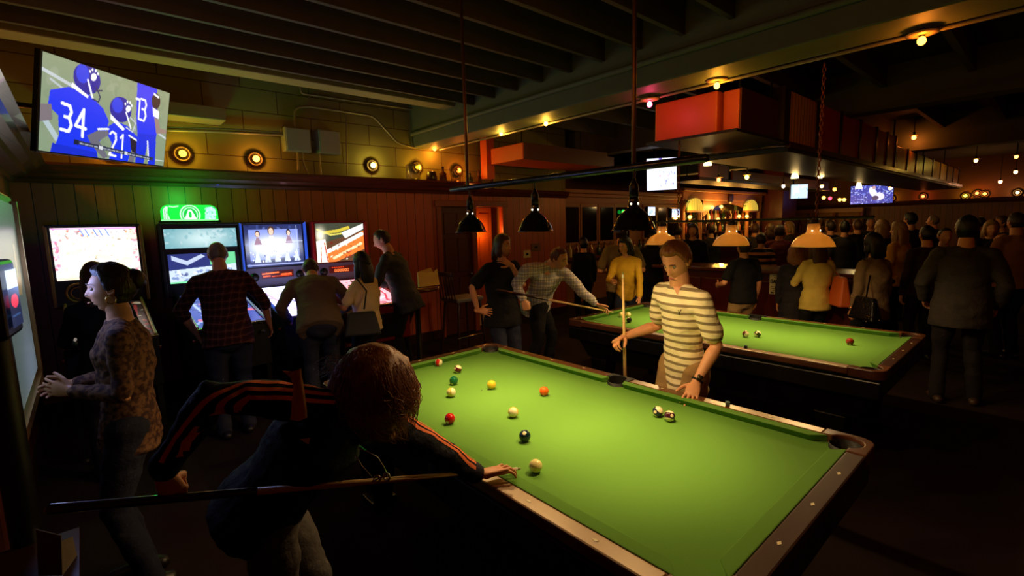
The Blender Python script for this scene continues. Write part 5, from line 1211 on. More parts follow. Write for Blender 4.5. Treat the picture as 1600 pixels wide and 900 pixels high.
def person(key, label, x, y, yaw, h=1.72, lean=0, twist=0, girth=1.0, fem=False, shirt=blackc, sleeve='long', pants=denim, hair=('dark', 'short'), skin=None,
           armR=None, armL=None, handR='relaxed', handL='relaxed', head_yaw=0, head_pitch=0, det=1, vs=.014, hem=0.0, feet=None, collar=None, coat=0, group=None, base_z=0.0, hdirR=None, hdirL=None, hbackR=None, hbackL=None, poleR=None, poleL=None, disp=.012, loose=0.0, pelvis=None, lean_side=0, shoes=shoe_m, headup=0.0, J=None):
    skin = skin or skin_m
    s = h/1.72; f = Vector((math.cos(math.radians(yaw)), math.sin(math.radians(yaw)), 0)); r = Vector((f.y, -f.x, 0)); z = Vector((0, 0, 1))
    O = Vector((x, y, base_z)); t = root('person', O, label, 'person', group)
    hip = O+z*.93*s if pelvis is None else Vector(pelvis)
    a = math.radians(lean); sd = math.radians(lean_side)
    up = (z*math.cos(a)+f*math.sin(a)); up = (up*math.cos(sd)+r*math.sin(sd)).normalized(); fw = (f*math.cos(a)-z*math.sin(a)); fw = (fw-up*fw.dot(up)).normalized()
    tw = math.radians(twist); rr_ = fw.cross(up); rt = rr_*math.cos(tw)+fw*math.sin(tw); ft = up.cross(rt)   # shoulders turned by twist
    gb = girth; sw = (.150 if fem else .170)*s*(1+.25*(gb-1))
    J = J or {}
    lk = 1.0
    if 'neck' in J:
        up = (J['neck']-hip).normalized(); lk = (J['neck']-hip).length/(.53*s); fw = (fw-up*fw.dot(up)).normalized(); rr_ = fw.cross(up); rt = rr_*math.cos(tw)+fw*math.sin(tw); ft = up.cross(rt)
    S = lambda k: hip+up*(k*s*lk)
    neck = J.get('neck', S(.53)); chest = S(.36); waist = S(.13)
    shR = J.get('shR', S(.445)+rt*sw); shL = J.get('shL', S(.445)-rt*sw)
    hy = math.radians(head_yaw); hf = (ft*math.cos(hy)+rt*math.sin(hy)); hp = math.radians(head_pitch)
    hu0 = (up*.55+z*.45).normalized() if lean > 25 else up
    hf = (hf-hu0*hf.dot(hu0)).normalized(); hf2 = hf*math.cos(hp)-hu0*math.sin(hp); hu = hu0*math.cos(hp)+hf*math.sin(hp)
    hc = J.get('head', S(.60)+hu0*.068*s+hf*.028*s+z*headup)
    Rm = frame(hf2, hu)
    hs = .97*(s**.4)*(1.0 if not fem else .96)
    # arms
    def arm(sh, tgt, pole, sd_):
        l1, l2 = .285*s, .245*s
        if tgt is None: tgt = sh+(-z*.97+r*(.10*sd_)+f*.08).normalized()*(l1+l2)*.985
        elif not isinstance(tgt, Vector): tgt = sh+r*(tgt[0]*sd_)+f*tgt[1]+z*tgt[2]
        pl = pole if pole is not None else (-f*.6+r*(.5*sd_)-z*.5)
        return ik(sh, tgt, l1, l2, pl)
    eR, wR = (J['eR'], J['wR']) if 'eR' in J else arm(shR, armR, poleR, 1)
    eL, wL = (J['eL'], J['wL']) if 'eL' in J else arm(shL, armL, poleL, -1)
    # legs
    feet = feet or ((.10, .02), (.10, -.02)); out_legs = []
    for sd_, (fx, fy) in ((1, feet[0]), (-1, feet[1])):
        hj = hip+r*(.092*s*sd_)-z*.02
        an = O+r*(fx*sd_)+f*fy+z*.085*s
        kn, an2 = ik(hj, an, .43*s, .42*s, f)
        out_legs.append((hj, kn, an, sd_))
    T = lambda *q: MB().tube(*q[:2], seg=14, ref=q[2] if len(q) > 2 else None)
    # body
    parts = []
    q = .94
    b_ = MB()
    b_.tube([hip-up*.06*s, hip, waist, chest, S(.47), S(.52)], [(.10*s*gb*q, .08*s*gb*q), (.125*s*gb*q, .088*s*gb*q), (.115*s*gb*q, .082*s*gb*q), (.145*s*q*gb, .10*s*gb*q), (.12*s*q, .08*s*q), (.055*s, .05*s)], 16, ref=rt)
    b_.tube([neck-up*.06*s, neck+(hc-neck)*.25, hc-hu*.05], [(.056*s, .06*s), (.05*s if fem else .058*s, .052*s if fem else .06*s), (.048*s, .05*s)], 14, ref=rt)
    for sh, e, w in ((shR, eR, wR), (shL, eL, wL)):
        b_.tube([sh, sh+(e-sh)*.3, sh+(e-sh)*.75, e, e+(w-e)*.25, e+(w-e)*.7, w], [v*s*(.9 if fem else 1)*(.85+.15*gb) for v in (.050, .047, .040, .037, .041, .031, .025)], 12)
        b_.tube([neck-up*.03*s, sh+up*.006*s], [.040*s, .042*s], 12)
    for hj, kn, an, sd_ in out_legs:
        b_.tube([hj, hj+(kn-hj)*.5, kn, kn+(an-kn)*.35, an], [v*s for v in (.078, .07, .05, .052, .036)], 12)
    bm_ = mesh_to_mb(remesh([b_], vs if det < 2 else .007, 2 if det < 2 else 3))
    hd = head_mb(hc, Rm, hs, fem, det); bm_.add(hd.v, hd.f)
    for w, e, pose, sd_, hd_, hb_ in ((wR, eR, handR, 1, hdirR, hbackR), (wL, eL, handL, -1, hdirL, hbackL)):
        d = (w-e).normalized() if hd_ is None else Vector(hd_)
        bk = (r*sd_+f*.2) if hb_ is None else Vector(hb_)
        # thumb towards the front of the body by default
        tmp = d.normalized().cross((bk-d.normalized()*bk.dot(d.normalized())).normalized())
        ref = f+z*.6 if hb_ is None else (f+z*.3-r*sd_*.6)
        side = 1 if tmp.dot(ref) > 0 else -1
        hm = hand_mb(w+d.normalized()*.012, d, bk, side, pose, s*(.93 if fem else 1.0), 8 if det < 2 else 12)
        if det == 2: hm = mesh_to_mb(remesh([hm], .0028, 2))
        bm_.add(hm.v, hm.f)
    body = bm_.build('body', skin, t, True)
    # clothing
    if shirt is not None:
        c_ = MB(); o = .012+loose; hm = hem
        pts = [hip-up*(.09+hm)*s, hip, waist, S(.25), chest, S(.42), S(.475), S(.515)]
        bb_ = .012 if fem else 0
        rad = [(.168*s*gb+o+hm*.1, .125*s*gb+o+hm*.1), (.165*s*gb+o, .118*s*gb+o), ((.132 if fem else .148)*s*gb+o, .10*s*gb+o), (.15*s*gb+o, .108*s*gb+o+bb_), (.160*s*gb+o, .112*s*gb+o+bb_), ((.150 if not fem else .130)*s+o, .098*s+o), (.105*s, .080*s), (.068*s, .064*s)]
        c_.tube(pts, rad, 20, ref=rt, cap=False)
        for sh in (shR, shL): c_.tube([S(.34)+(sh-S(.44))*.25, S(.41)+(sh-S(.44))*.6, sh-up*.02*s], [.085*s, .078*s, .056*s], 12)
        for sh, e, w in ((shR, eR, wR), (shL, eL, wL)):
            k = (.9 if fem else 1)*(.85+.15*gb)
            if sleeve == 'long': c_.tube([sh, sh+(e-sh)*.3, sh+(e-sh)*.8, e, e+(w-e)*.3, e+(w-e)*.93], [v*s*k+loose*.6 for v in (.058, .057, .052, .049, .046, .036)], 14)
            elif sleeve == 'rolled': c_.tube([sh, sh+(e-sh)*.3, sh+(e-sh)*.8, e, e+(w-e)*.2], [v*s*k+loose*.5 for v in (.058, .057, .052, .050, .050)], 14)
            elif sleeve == 'short': c_.tube([sh, sh+(e-sh)*.3, sh+(e-sh)*.72], [v*s*k+loose for v in (.058, .060, .062)], 14)
            c_.tube([neck-up*.035*s, sh+up*.004*s], [.050*s, .054*s], 12)
        me = remesh([c_], vs*.9 if det < 2 else .0075, 3 if det < 2 else 4, disp)
        o3 = t.location; co_ = np.empty(len(me.vertices)*3, np.float32); me.vertices.foreach_get('co', co_); me.vertices.foreach_set('co', (co_.reshape(-1, 3)-np.array(o3, np.float32)).ravel()); me.update()
        sob = link('shirt' if not coat else 'jacket', me, shirt, t, True)
        PEOPLE[key+'_shirt'] = sob
    c_ = MB()
    c_.tube([hip-z*.07*s, hip, hip+up*.07*s], [(.155*s*gb, .112*s*gb), (.16*s*gb, .118*s*gb), (.145*s*gb, .105*s*gb)], 16, ref=r)
    c_.tube([hip-up*.06*s, hip+up*.09*s], [(.158*s*gb, .118*s*gb), (.150*s*gb, .108*s*gb)], 16, ref=rt)
    for hj, kn, an, sd_ in out_legs: c_.tube([hj, hj+(kn-hj)*.45, kn, kn+(an-kn)*.4, an-z*.03], [v*s*(.8+.2*gb) for v in (.094, .087, .064, .062, .056)], 14)
    me = remesh([c_], vs, 3, disp*.8); co_ = np.empty(len(me.vertices)*3, np.float32); me.vertices.foreach_get('co', co_); me.vertices.foreach_set('co', (co_.reshape(-1, 3)-np.array(t.location, np.float32)).ravel()); me.update()
    link('trousers', me, pants, t, True)
    for hj, kn, an, sd_ in out_legs:
        fd = (f+r*.18*sd_).normalized(); g0 = Vector((an.x, an.y, base_z))
        MB().tube([g0-fd*.07+z*.035, g0+z*.048, g0+fd*.09+z*.036, g0+fd*.165+z*.026], [(.034, .036), (.047, .04), (.034, .045), (.024, .034)], 12, ref=z).build('shoe', shoes, t, True)
    hm = hair_mb(hc, Rm, hs, hair[1], det)
    ho = hm.build('hair', H[hair[0]], t, True)
    if det == 2 or key.startswith('m_'):
        for s_ in (-1, 1):
            ec = Rm @ (Vector((s_*.030, .0700, .010))*hs)+hc
            ey = MB().ell(ec, .0105*hs, 14, 10).build('eye', eye_m, t, True)
            MB().ell(ec+Rm @ (Vector((0, .0068, -.003))*hs), .0052*hs, 10, 8).build('iris', iris_m, ey, True)
            MB().tube([Rm @ (Vector((s_*.014, .094, .034))*hs)+hc, Rm @ (Vector((s_*.032, .093, .039))*hs)+hc, Rm @ (Vector((s_*.048, .082, .034))*hs)+hc], [.0028, .0034, .002], 8).build('eyebrow', brow_m, t, True)
        MB().tube([Rm @ (Vector((k*.011, .0985-abs(k)*.0018, -.0625))*hs)+hc for k in (-2, -1, 0, 1, 2)], [.0015, .004, .0046, .004, .0015], 8).build('lips', lip_m, t, True)
    PEOPLE[key] = dict(root=t, hc=hc, Rm=Rm, hs=hs, neck=neck, shR=shR, shL=shL, eR=eR, wR=wR, eL=eL, wL=wL, hip=hip, f=f, r=r, up=up, rt=rt, ft=ft, s=s)
    return PEOPLE[key]

def ribbon(name, parent, target, path, outs, offs, w, m, lift=.0025, n=40):
    """strips laid on a garment: follow path, cast from outside along outs back to the garment surface"""
    bvh = BVHTree.FromPolygons([Vector(v.co)+parent.location for v in target.data.vertices], [tuple(p.vertices) for p in target.data.polygons])
    P = [Vector(p) for p in path]; O_ = [Vector(o).normalized() for o in outs]
    L = [0]
    for a_, c_ in zip(P[:-1], P[1:]): L.append(L[-1]+(c_-a_).length)
    def samp(t):
        d = t*L[-1]
        for i in range(len(P)-1):
            if d <= L[i+1] or i == len(P)-2:
                k = (d-L[i])/(L[i+1]-L[i]); k = max(0, min(1, k)); return P[i].lerp(P[i+1], k), O_[i].lerp(O_[i+1], k).normalized()
    for off in offs:
        mb = MB(); rows = []
        for i in range(n+1):
            t_ = i/n; p, o_ = samp(t_); a_, _ = samp(max(0, t_-.03)); c_, _ = samp(min(1, t_+.03)); tan = (c_-a_).normalized(); sdv = tan.cross(o_).normalized(); row = []
            for q in (-1, 0, 1):
                st = p+sdv*(off+q*w/2)+o_*.16; hit = bvh.ray_cast(st, -o_, .3)
                row.append((hit[0]+o_*lift) if hit[0] is not None else None)
            rows.append(row)
        for a_, c_ in zip(rows[:-1], rows[1:]):
            for j in (0, 1):
                qd = [a_[j], a_[j+1], c_[j+1], c_[j]]
                if all(v is not None for v in qd) and (qd[0]-qd[3]).length < .16: mb.add(qd, [(0, 1, 2, 3)])
        mb.build(name, m, parent, True)
def cue(name, butt, tip, label, mt=None, bf=.40):
    b_, t_ = Vector(butt), Vector(tip); d = (t_-b_); L = d.length; d.normalize()
    o = root('pool_cue', b_, label, 'pool cue', 'pool cues')
    shaft = wood('cue_shaft_maple', (246, 206, 140), (228, 184, 116), .3, 4, 'X', coat=.3) if 'cue_shaft_maple' not in MATS else MATS['cue_shaft_maple']
    dark = mat('cue_butt_dark', (40, 18, 16), .2, coat=.6)
    MB().tube([b_, b_+d*L*bf], [.0145, .0125], 14).build('butt', dark, o, True)
    MB().tube([b_+d*L*bf, b_+d*L*.985], [.0125, .0064], 14, cap=False).build('shaft', mt or shaft, o, True)
    MB().tube([b_+d*L*.975, b_+d*L*.992], [.0067, .0066], 12, cap=False).build('ferrule', mat('ferrule', (240, 232, 210), .3), o, True)
    MB().tube([b_+d*L*.990, b_+d*L], [.0066, .005], 12).build('cue_tip', mat('cue_tip', (150, 150, 110), .8), o, True)
    return o

# ---- the bending player in the foreground
butt, tip = Vector((-.138, 1.774, 1.063)), Vector((1.237, 1.386, .817))
cd = (tip-butt).normalized()
def cue_at_px(px):
    lo, hi = 0.0, 1.0
    for _ in range(40):
        m_ = (lo+hi)/2; q = butt.lerp(tip, m_); d = q-CAMP; x_ = 800+FOC*d.dot(_R)/d.dot(_f)
        if x_ < px: lo = m_
        else: hi = m_
    return butt.lerp(tip, lo)
gp = cue_at_px(262); bp_ = cue_at_px(775)
navy = cloth('navy_track_jacket', (22, 22, 40), .7, .1); orange_s = mat('orange_stripe', (255, 128, 72), .8)
grey_jean = cloth('grey_jeans', (84, 78, 74))
cueA = cue('pool_cue', butt, tip, 'pale cue with a dark butt lined up on the cue ball by the bending player', bf=(cue_at_px(402)-butt).length/(tip-butt).length)
Dg = (gp-CAMP).dot(_f)
hip_s = U(418, 775, 1.80)
eRs = U(333, 618, Dg+.03); wRs = gp+Vector((-.005, 0, .085))
P1 = person('shooter', 'woman in navy jacket with orange stripes bending over to shoot', hip_s.x, hip_s.y, -16, 1.70, fem=True, shirt=navy, coat=1, pants=grey_jean, hair=('brown', 'crop'), skin=skin_l, det=2, vs=.010,
  lean=62, head_pitch=-8, J=dict(neck=U(545, 622, 1.74), shR=U(508, 634, 1.58), shL=U(590, 652, 1.76), head=U(598, 612, 1.68), eR=eRs, wR=wRs, eL=U(672, 698, 1.84), wL=U(747, 741, 1.90)),
  pelvis=hip_s, handR='grip', handL='bridge', hdirR=(.25, .1, -.95), hbackR=Vector((-.2, -.9, 0)), hdirL=(bp_+Vector((0, 0, .0))-U(747, 741, 1.90)), hbackL=(-.1, .1, 1), feet=((.10, -.28), (.02, -.12)), disp=.012, girth=1.12, loose=.012)
sh = PEOPLE['shooter_shirt']; rt_ = P1['root']
outc = (-_f*.8-_R*.1+Vector((0, 0, .5)))
ribbon('sleeve_stripe', rt_, sh, [U(520, 612, 1.54), U(430, 606, 1.48), U(352, 600, 1.40), U(300, 640, 1.36), U(262, 700, 1.36), U(247, 735, 1.36)], [outc, outc, -_f*.8-_R*.35+Vector((0, 0, .35)), -_f*.8-_R*.5, -_f-_R*.4, -_f-_R*.4], (-.027, 0, .027), .013, orange_s, n=60)
up2 = Vector((0, 0, 1))*.8+_U*.3+_R*.35
ribbon('sleeve_stripe', rt_, sh, [U(606, 650, 1.77), U(672, 690, 1.84), U(742, 729, 1.89)], [up2, up2, up2], (-.016, .004, .024), .011, orange_s, n=40)
# long hair hanging
hc, Rm, hs_ = P1['hc'], P1['Rm'], P1['hs']
hb = MB(); rg = np.random.default_rng(12); head_f = Rm @ Vector((0, 1, 0))
vol = MB(); vol.tube([U(592, 572, 1.66), U(582, 610, 1.64), U(590, 645, 1.64), U(602, 675, 1.66)], [(.08, .08), (.118, .10), (.098, .085), (.035, .035)], 20).ell(U(585, 592, 1.67), (.130, .124, .124), 22, 16)
for k in range(1500):
    a0 = rg.uniform(0, 2*PI); b0 = rg.uniform(.15, 1.75)
    # start near the crown on the volume, fall down over the head
    base = U(583, 594, 1.67)
    th = a0; d0 = Vector((math.sin(b0)*math.cos(th), math.sin(b0)*math.sin(th), math.cos(b0)))
    p = base+Vector((d0.x*.131, d0.y*.125, d0.z*.129)); pts = [p]
    tgt = U(rg.uniform(562, 640), rg.uniform(645, 695), 1.64+rg.uniform(-.07, .09))
    if d0.dot(_R) < -.35: tgt = U(rg.uniform(520, 570), rg.uniform(622, 672), 1.64+rg.uniform(-.06, .06))
    if d0.dot(_R) > .35 : tgt = U(rg.uniform(606, 650), rg.uniform(618, 674), 1.66+rg.uniform(-.06, .08))
    if (tgt-base).dot(_R) > .06 and d0.dot(_f) > .2 and rg.random() < .5: continue
    mid = p+(d0*.025)+Vector((0, 0, -.05)); e_ = tgt
    wv = rg.uniform(-.008, .008)
    cc = [p.lerp(mid, .5)+d0*.004, mid, mid.lerp(e_, .45)+d0*.018+_R*wv, mid.lerp(e_, .8)+d0*.006-_R*wv, e_]
    r_ = rg.uniform(.0007, .0014)
    hb.tube([p]+cc, [r_, r_, r_, r_, r_*.8, r_*.3], 4, cap=False)
for k in range(60):
    p = U(rg.uniform(522, 560), rg.uniform(556, 585), 1.64); q = p-_R*rg.uniform(.03, .09)-Vector((0, 0, rg.uniform(0, .03))); hb.tube([p, p.lerp(q, .5)+Vector((0, 0, .012)), q], [.0008, .0007, .0003], 4, cap=False)
hair_long = hair_mat('hair_dark_blond', (176, 116, 74), (100, 62, 38))
vm = remesh([vol], .009, 4, .012, .05)
vmb = mesh_to_mb(vm); vmb.add(hb.v, hb.f); vmb.build('long_hair', hair_long, rt_, True)
# cream-orange cloth hanging from the collar
sc_m = mat('apricot_cloth', (244, 184, 112), .8, var=.15, vs=30)
mb = MB(); ppl = [(455, 579, .028, 1.44), (462, 590, .016, 1.43), (466, 604, .014, 1.425), (466, 625, .019, 1.42), (467, 645, .022, 1.415), (466, 656, .024, 1.41)]
rows = [(U(px, py, D)-_R*w_, U(px, py+2, D-.012), U(px, py-3, D)+_R*w_) for px, py, w_, D in ppl]
vs = [p for rw in rows for p in rw]+[p+_f*.004 for rw in rows for p in rw]; n = len(rows)*3; fs = []
for i in range(len(rows)-1):
    for j in (0, 1): a_ = i*3+j; fs += [(a_, a_+1, a_+4, a_+3), (n+a_, n+a_+3, n+a_+4, n+a_+1)]
mb.add(vs, fs).build('hanging_scarf', sc_m, rt_, True)
# necklace and pendant
silver = mat('silver', (214, 214, 220), .2, 1.0)
nk = [U(560, 700, 1.54), U(575, 706, 1.54), U(590, 714, 1.54), U(600, 730, 1.55), U(606, 744, 1.56)]
MB().tube(nk, .0018, 6).tube([U(556, 712, 1.54), U(566, 728, 1.54), U(580, 744, 1.55)], .0015, 6).build('necklace', silver, rt_, True)
MB().torus(U(589, 748, 1.55), .010, .0032, _f, 16, 6).torus(U(604, 745, 1.55), .012, .0032, _f+_R*.5, 16, 6).tube([U(582, 752, 1.55), U(607, 741, 1.55)], .003, 6).build('pendant', silver, rt_, True)
MB().add([U(468, 686, 1.33), U(485, 684, 1.33), U(482, 695, 1.33), U(468, 686, 1.335), U(485, 684, 1.335), U(482, 695, 1.335)], [(0, 2, 1), (3, 4, 5), (0, 1, 4, 3), (1, 2, 5, 4), (2, 0, 3, 5)]).build('chest_emblem', silver, rt_)

# ---- young man in the striped T-shirt
tee = stripes('striped_tee', (252, 238, 192), (146, 130, 100), 2, .047, .36, .9, .3, wob=.02)
cr = Vector((2.665, 1.865, 0))
cue('pool_cue', cr+Vector((.0, .0, .01)), cr+Vector((-.02, .03, 1.47)), 'pale cue held upright by the young man in the striped shirt')
hx = Vector((2.785, 1.525, .90)); 
P2 = person('young', 'young man in a cream and brown striped T-shirt holding a cue upright', 2.85, 1.52, 163, 1.73, girth=.82, shirt=tee, sleeve='short', pants=khaki, hair=('sandy', 'short'), skin=skin_l, det=2, vs=.010,
  pelvis=hx, lean=8, lean_side=-3, head_pitch=24, head_yaw=-14, twist=0, armR=cr+Vector((.005, .035, 1.035)), handR='loose', poleR=Vector((.5, .2, -.8)), hdirR=(-.9, .0, -.1), hbackR=(-.1, .45, .9),
  armL=Vector((2.60, 1.345, .865)), poleL=Vector((.8, -.4, .2)), handL='flat', hdirL=(-.75, -.15, -.45), hbackL=(-.4, -.3, .85), disp=.010, hem=.07, loose=.002, feet=((.10, -.02), (.10, -.10)))
q = P2; w_ = q['wL']; ax = (q['wL']-q['eL']).normalized()
MB().torus(w_-ax*.012, .030, .006, ax, 20, 8).build('watch_strap', metal_black, q['root'], True)
MB().lathe([(.001, 0), (.017, 0), (.017, .008), (.001, .008)], w_-ax*.012+Vector((-.3, -.6, .7)).normalized()*.031, 18, Vector((-.3, -.6, .7))).build('watch_face', mat('watch_face', (70, 64, 50), .2, .5), q['root'], True)
ch = U(1056, 543-0, 2.55)
bvh = BVHTree.FromPolygons([Vector(v.co)+q['root'].location for v in PEOPLE['young_shirt'].data.vertices], [tuple(p.vertices) for p in PEOPLE['young_shirt'].data.polygons])
def onshirt(px, py, lift=.002):
    d = ray(px, py).normalized(); h_ = bvh.ray_cast(CAMP, d, 8); return (h_[0]-d*lift) if h_[0] is not None else None
e0 = [onshirt(1060, 485), onshirt(1061, 489), onshirt(1064, 484)]
if all(v is not None for v in e0): MB().tube([e0[0], e0[1], e0[2]], .0022, 6).tube([e0[1], e0[1]-Vector((0, 0, .010))], .0022, 6).build('shirt_emblem', metal_black, q['root'])
vn = []
for j in range(7):
    row = [onshirt(1046+(1070-1046)*i/6*1.0 if j == 0 else 1058+(1046+24*i/6-1058)*(1-j/6), 437+4*j, .003) for i in range(7)]
    vn.append(row)
mb = MB()
for j in range(6):
    for i in range(6):
        qd = [vn[j][i], vn[j][i+1], vn[j+1][i+1], vn[j+1][i]]
        if all(v is not None for v in qd) and max((qd[0]-v).length for v in qd) < .06: mb.add(qd, [(0, 1, 2, 3)])
if mb.v: mb.build('neck_opening', skin_l, q['root'])
# ---- woman in profile with hoop earring
print_m, nt, b, tc = base_mat('floral_blouse', .85, .2)
n = nt.nodes.new('ShaderNodeTexNoise'); n.inputs['Scale'].default_value = 38; n.inputs['Detail'].default_value = 4; nt.links.new(tc.outputs['Object'], n.inputs['Vector'])
rp = nt.nodes.new('ShaderNodeValToRGB'); rp.color_ramp.elements[0].position = .42; rp.color_ramp.elements[0].color = C3(66, 42, 40); rp.color_ramp.elements[1].position = .58; rp.color_ramp.elements[1].color = C3(128, 92, 66)
nt.links.new(n.outputs['Fac'], rp.inputs[0]); nt.links.new(rp.outputs[0], b.inputs['Base Color'])
P3 = person('profile', 'woman in profile with a hoop earring and patterned blouse, face lit blue',   .09, 3.02, 172, 1.66, fem=True, shirt=print_m, sleeve='long', hair=('dark', 'bun'), skin=skin_l, det=2, vs=.010, head_yaw=0, lean=-2, head_pitch=2,
  armR=Vector((-.10, 3.22, 1.07)), armL=Vector((-.10, 2.98, 1.09)), handR='relaxed', handL='point', hem=.06, girth=.92, disp=.012, loose=.0)
q = P3; ep = q['Rm'] @ (Vector((-.082, -.002, -.045))*q['hs'])+q['hc']
MB().torus(ep, .020, .0028, Vector((.3, -1, 0)), 22, 8).build('hoop_earring', mat('gold_earring', (220, 180, 110), .2, 1), q['root'], True)
# ---- others along the machines
person('sil', 'dark clothed person with long hair at the leftmost pinball machine', .05, 4.62, 95, 1.60, fem=True, shirt=blackc, hair=('brown', 'long'), armR=(.0, .30, -.30), armL=(.0, .30, -.30), girth=1.0, pants=blackc)
pl1 = plaid('red_plaid', (70, 26, 24), (40, 14, 16), (116, 72, 58), .06)
person('plaid', 'man in a red plaid shirt leaning on the green-topped pinball machine', .88, 4.78, 84, 1.76, lean=16, girth=1.08, shirt=pl1, sleeve='rolled', pants=denim, hair=('grey', 'crop'), skin=skin_m, armR=Vector((1.28, 5.02, .92)), armL=Vector((.68, 5.03, .92)), head_pitch=18, poleL=Vector((-1, -.2, 0)), poleR=Vector((1, -.2, 0)), vs=.012, hem=.05)
person('bend', 'man in a grey shirt hunched over the blue-edged pinball machine', 1.62, 4.62, 76, 1.78, hem=.05, lean=48, girth=1.12, shirt=cloth('grey_brown', (104, 84, 66)), sleeve='long', pants=denim, hair=('dark', 'crop'), armR=Vector((1.95, 5.02, .92)), armL=Vector((1.47, 5.03, .92)), head_pitch=18, poleL=Vector((-.5, -.3, -.8)), poleR=Vector((.5, -.3, -.8)), vs=.012, headup=-.03)
cream_t = cloth('cream_tee', (228, 200, 150))
P6 = person('white', 'dark haired woman in a cream T-shirt with a shoulder bag, watching pinball', 2.12, 4.68, 118, 1.56, fem=True, girth=1.12, shirt=cream_t, sleeve='short', pants=blackc, hair=('black', 'long'), head_yaw=8, armL=(.02, .28, -.20), armR=(.05, .26, -.30), vs=.012)
def bag(parent, c, w_, d_, h_, m, rot=0, strap=None, name='shoulder_bag', label=None):
    mt = Matrix.Translation(c) @ Matrix.Rotation(rot, 4, 'Z'); mb = MB()
    mb.prism([(-w_/2, -d_/2), (w_/2, -d_/2), (w_/2, d_/2), (-w_/2, d_/2)], -h_/2, h_/2, [(-w_*.36, -d_*.2), (w_*.36, -d_*.2), (w_*.36, d_*.2), (-w_*.36, d_*.2)], mt)
    o = root(name, Vector(c), label, 'bag'); mb.build('bag_body', m, o, bevel=.02)
    if strap: MB().tube(strap, .008, 6).build('strap', m, o, True)
    return o
q = P6; c = q['hip']+Vector((.10, -.20, .06))
c = U(566, 505, 4.60); bag(None, c, .34, .15, .22, mat('black_bag', (10, 9, 10), .7), -.4, [q['shL']+Vector((-.0, -.03, .07)), q['shL']+Vector((.05, -.13, -.05)), c+Vector((.02, -.02, .14))], label='black shoulder bag carried by the woman in the cream T-shirt')
person('black', 'tall man in a dark jacket leaning towards the red pinball machine', 2.80, 5.08, 130, 1.84, lean=18, girth=1.12, shirt=mat('fabric_black_jacket', (30, 30, 34), .7, var=.2), coat=1, pants=blackc, hair=('dark', 'crop'), head_pitch=6, head_yaw=-14, armL=(.1, .3, -.3), armR=(.05, .25, -.35), hem=.08)
# ---- lady with hand on hip
q = person('m_lady', 'woman in a loose black top with one hand on her hip by the doorway', 3.26, 3.86, 262, 1.70, fem=True, shirt=blackc, sleeve='short', pants=denim, hair=('brown', 'bob'), skin=skin_m, head_yaw=-22, vs=.010,
  armR=(.17, .04, -.41), poleR=Vector((-1, .1, .1)), handR='flat', hdirR=(.8, -.4, -.2), hbackR=(-.3, -.9, .2), armL=(-.16, .20, .04), poleL=Vector((.4, -.3, -.9)), handL='relaxed', hdirL=(-.8, .1, .5), hbackL=(.2, -.9, .2), hem=.08, loose=.016, girth=1.08)
# ---- man leaning to shoot on the far table
pl2 = plaid('pale_blue_plaid', (222, 208, 186), (128, 118, 140), (84, 84, 96), .075)
leanp = Vector((3.78, 3.86, .96))
q = person('m_lean', 'man in a pale checked shirt bending to shoot on the far table', 3.72, 3.92, 318, 1.80, pelvis=leanp, lean=52, twist=-12, girth=1.08, shirt=pl2, sleeve='long', pants=blackc, hair=('red', 'crop'), skin=skin_l, head_pitch=-2, vs=.010,
  J=dict(neck=U(862, 412, 5.02), shR=U(824, 420, 4.90), shL=U(884, 428, 5.12), head=U(874, 404, 4.98), eR=U(806, 445, 4.95), wR=U(818, 468, 4.85), eL=U(912, 458, 5.12), wL=U(930, 474, 5.12)),
  handL='bridge', hdirL=(.5, -.45, -.45), hbackL=(.2, .2, 1), handR='grip', hdirR=(.2, -.2, -.9), hbackR=(-.6, -.6, 0), hem=.03, feet=((.14, -.1), (.14, .18)))
tb_ = Vector((4.33, 3.22, .812)); bt_ = U(824, 462, 4.86)
dd = (bt_-tb_).normalized(); cue('pool_cue', tb_+dd*1.45, tb_, 'cue aimed across the corner of the far table by the bending man')
# ---- behind the far table
person('grey_b', 'man in a plain olive grey shirt with his back turned beyond the far table', 5.45, 3.93, 45, 1.78, girth=1.12, shirt=cloth('olive_grey', (120, 98, 62)), sleeve='short', pants=blackc, hair=('dark', 'short'), armL=(.0, .22, -.3), armR=(.0, .22, -.3))
person('m_yel', 'woman in a yellow cardigan leaning on the far corner of the far table', 5.36, 3.75, 200, 1.62, fem=True, shirt=cloth('yellow_cardigan', (206, 160, 44)), sleeve='long', pants=denim, hair=('black', 'bob'), lean=12, head_yaw=20, armL=Vector((5.12, 3.42, .86)), armR=Vector((4.95, 3.72, 1.06)), handL='flat', vs=.012)
def P(px, py, D): v = U(px, py, D); return v.x, v.y
def crowd(key, label, px, D, ytop, yaw, **k):
    """someone standing D metres away whose head top shows at ytop"""
    zt = U(px, ytop, D).z; v = U(px, 400, D)
    h_ = max(1.45, min(1.92, zt/1.0))
    return person(key, label, v.x, v.y, yaw, h_, **k)
W_ = -1
crowd('c1', 'man in a dark shirt and khaki trousers beyond the far table, arm bent', 1163, 6.0, 372, 60, girth=1.1, shirt=blackc, sleeve='short', pants=khaki, hair=('dark', 'short'), armL=(.05, .2, -.28))
strp = stripes('rugby_stripes', (30, 22, 22), (196, 120, 60), 2, .10, .45)
crowd('c2', 'person in a black and orange striped top at the bar', 1190, 8.0, 364, 30, girth=1.0, shirt=strp, hair=('dark', 'short'), pants=blackc, lean=10)
crowd('c3', 'person in a maroon top sitting close to the bar', 1216, 8.6, 352, 10, girth=1.1, shirt=cloth('maroon', (84, 26, 30)), hair=('dark', 'short'), pants=blackc)
crowd('c3b', 'person in a dark maroon coat beside the one in maroon', 1203, 9.2, 350, 40, fem=True, shirt=cloth('maroon_dark', (60, 22, 28)), hair=('brown', 'bob'), pants=blackc)
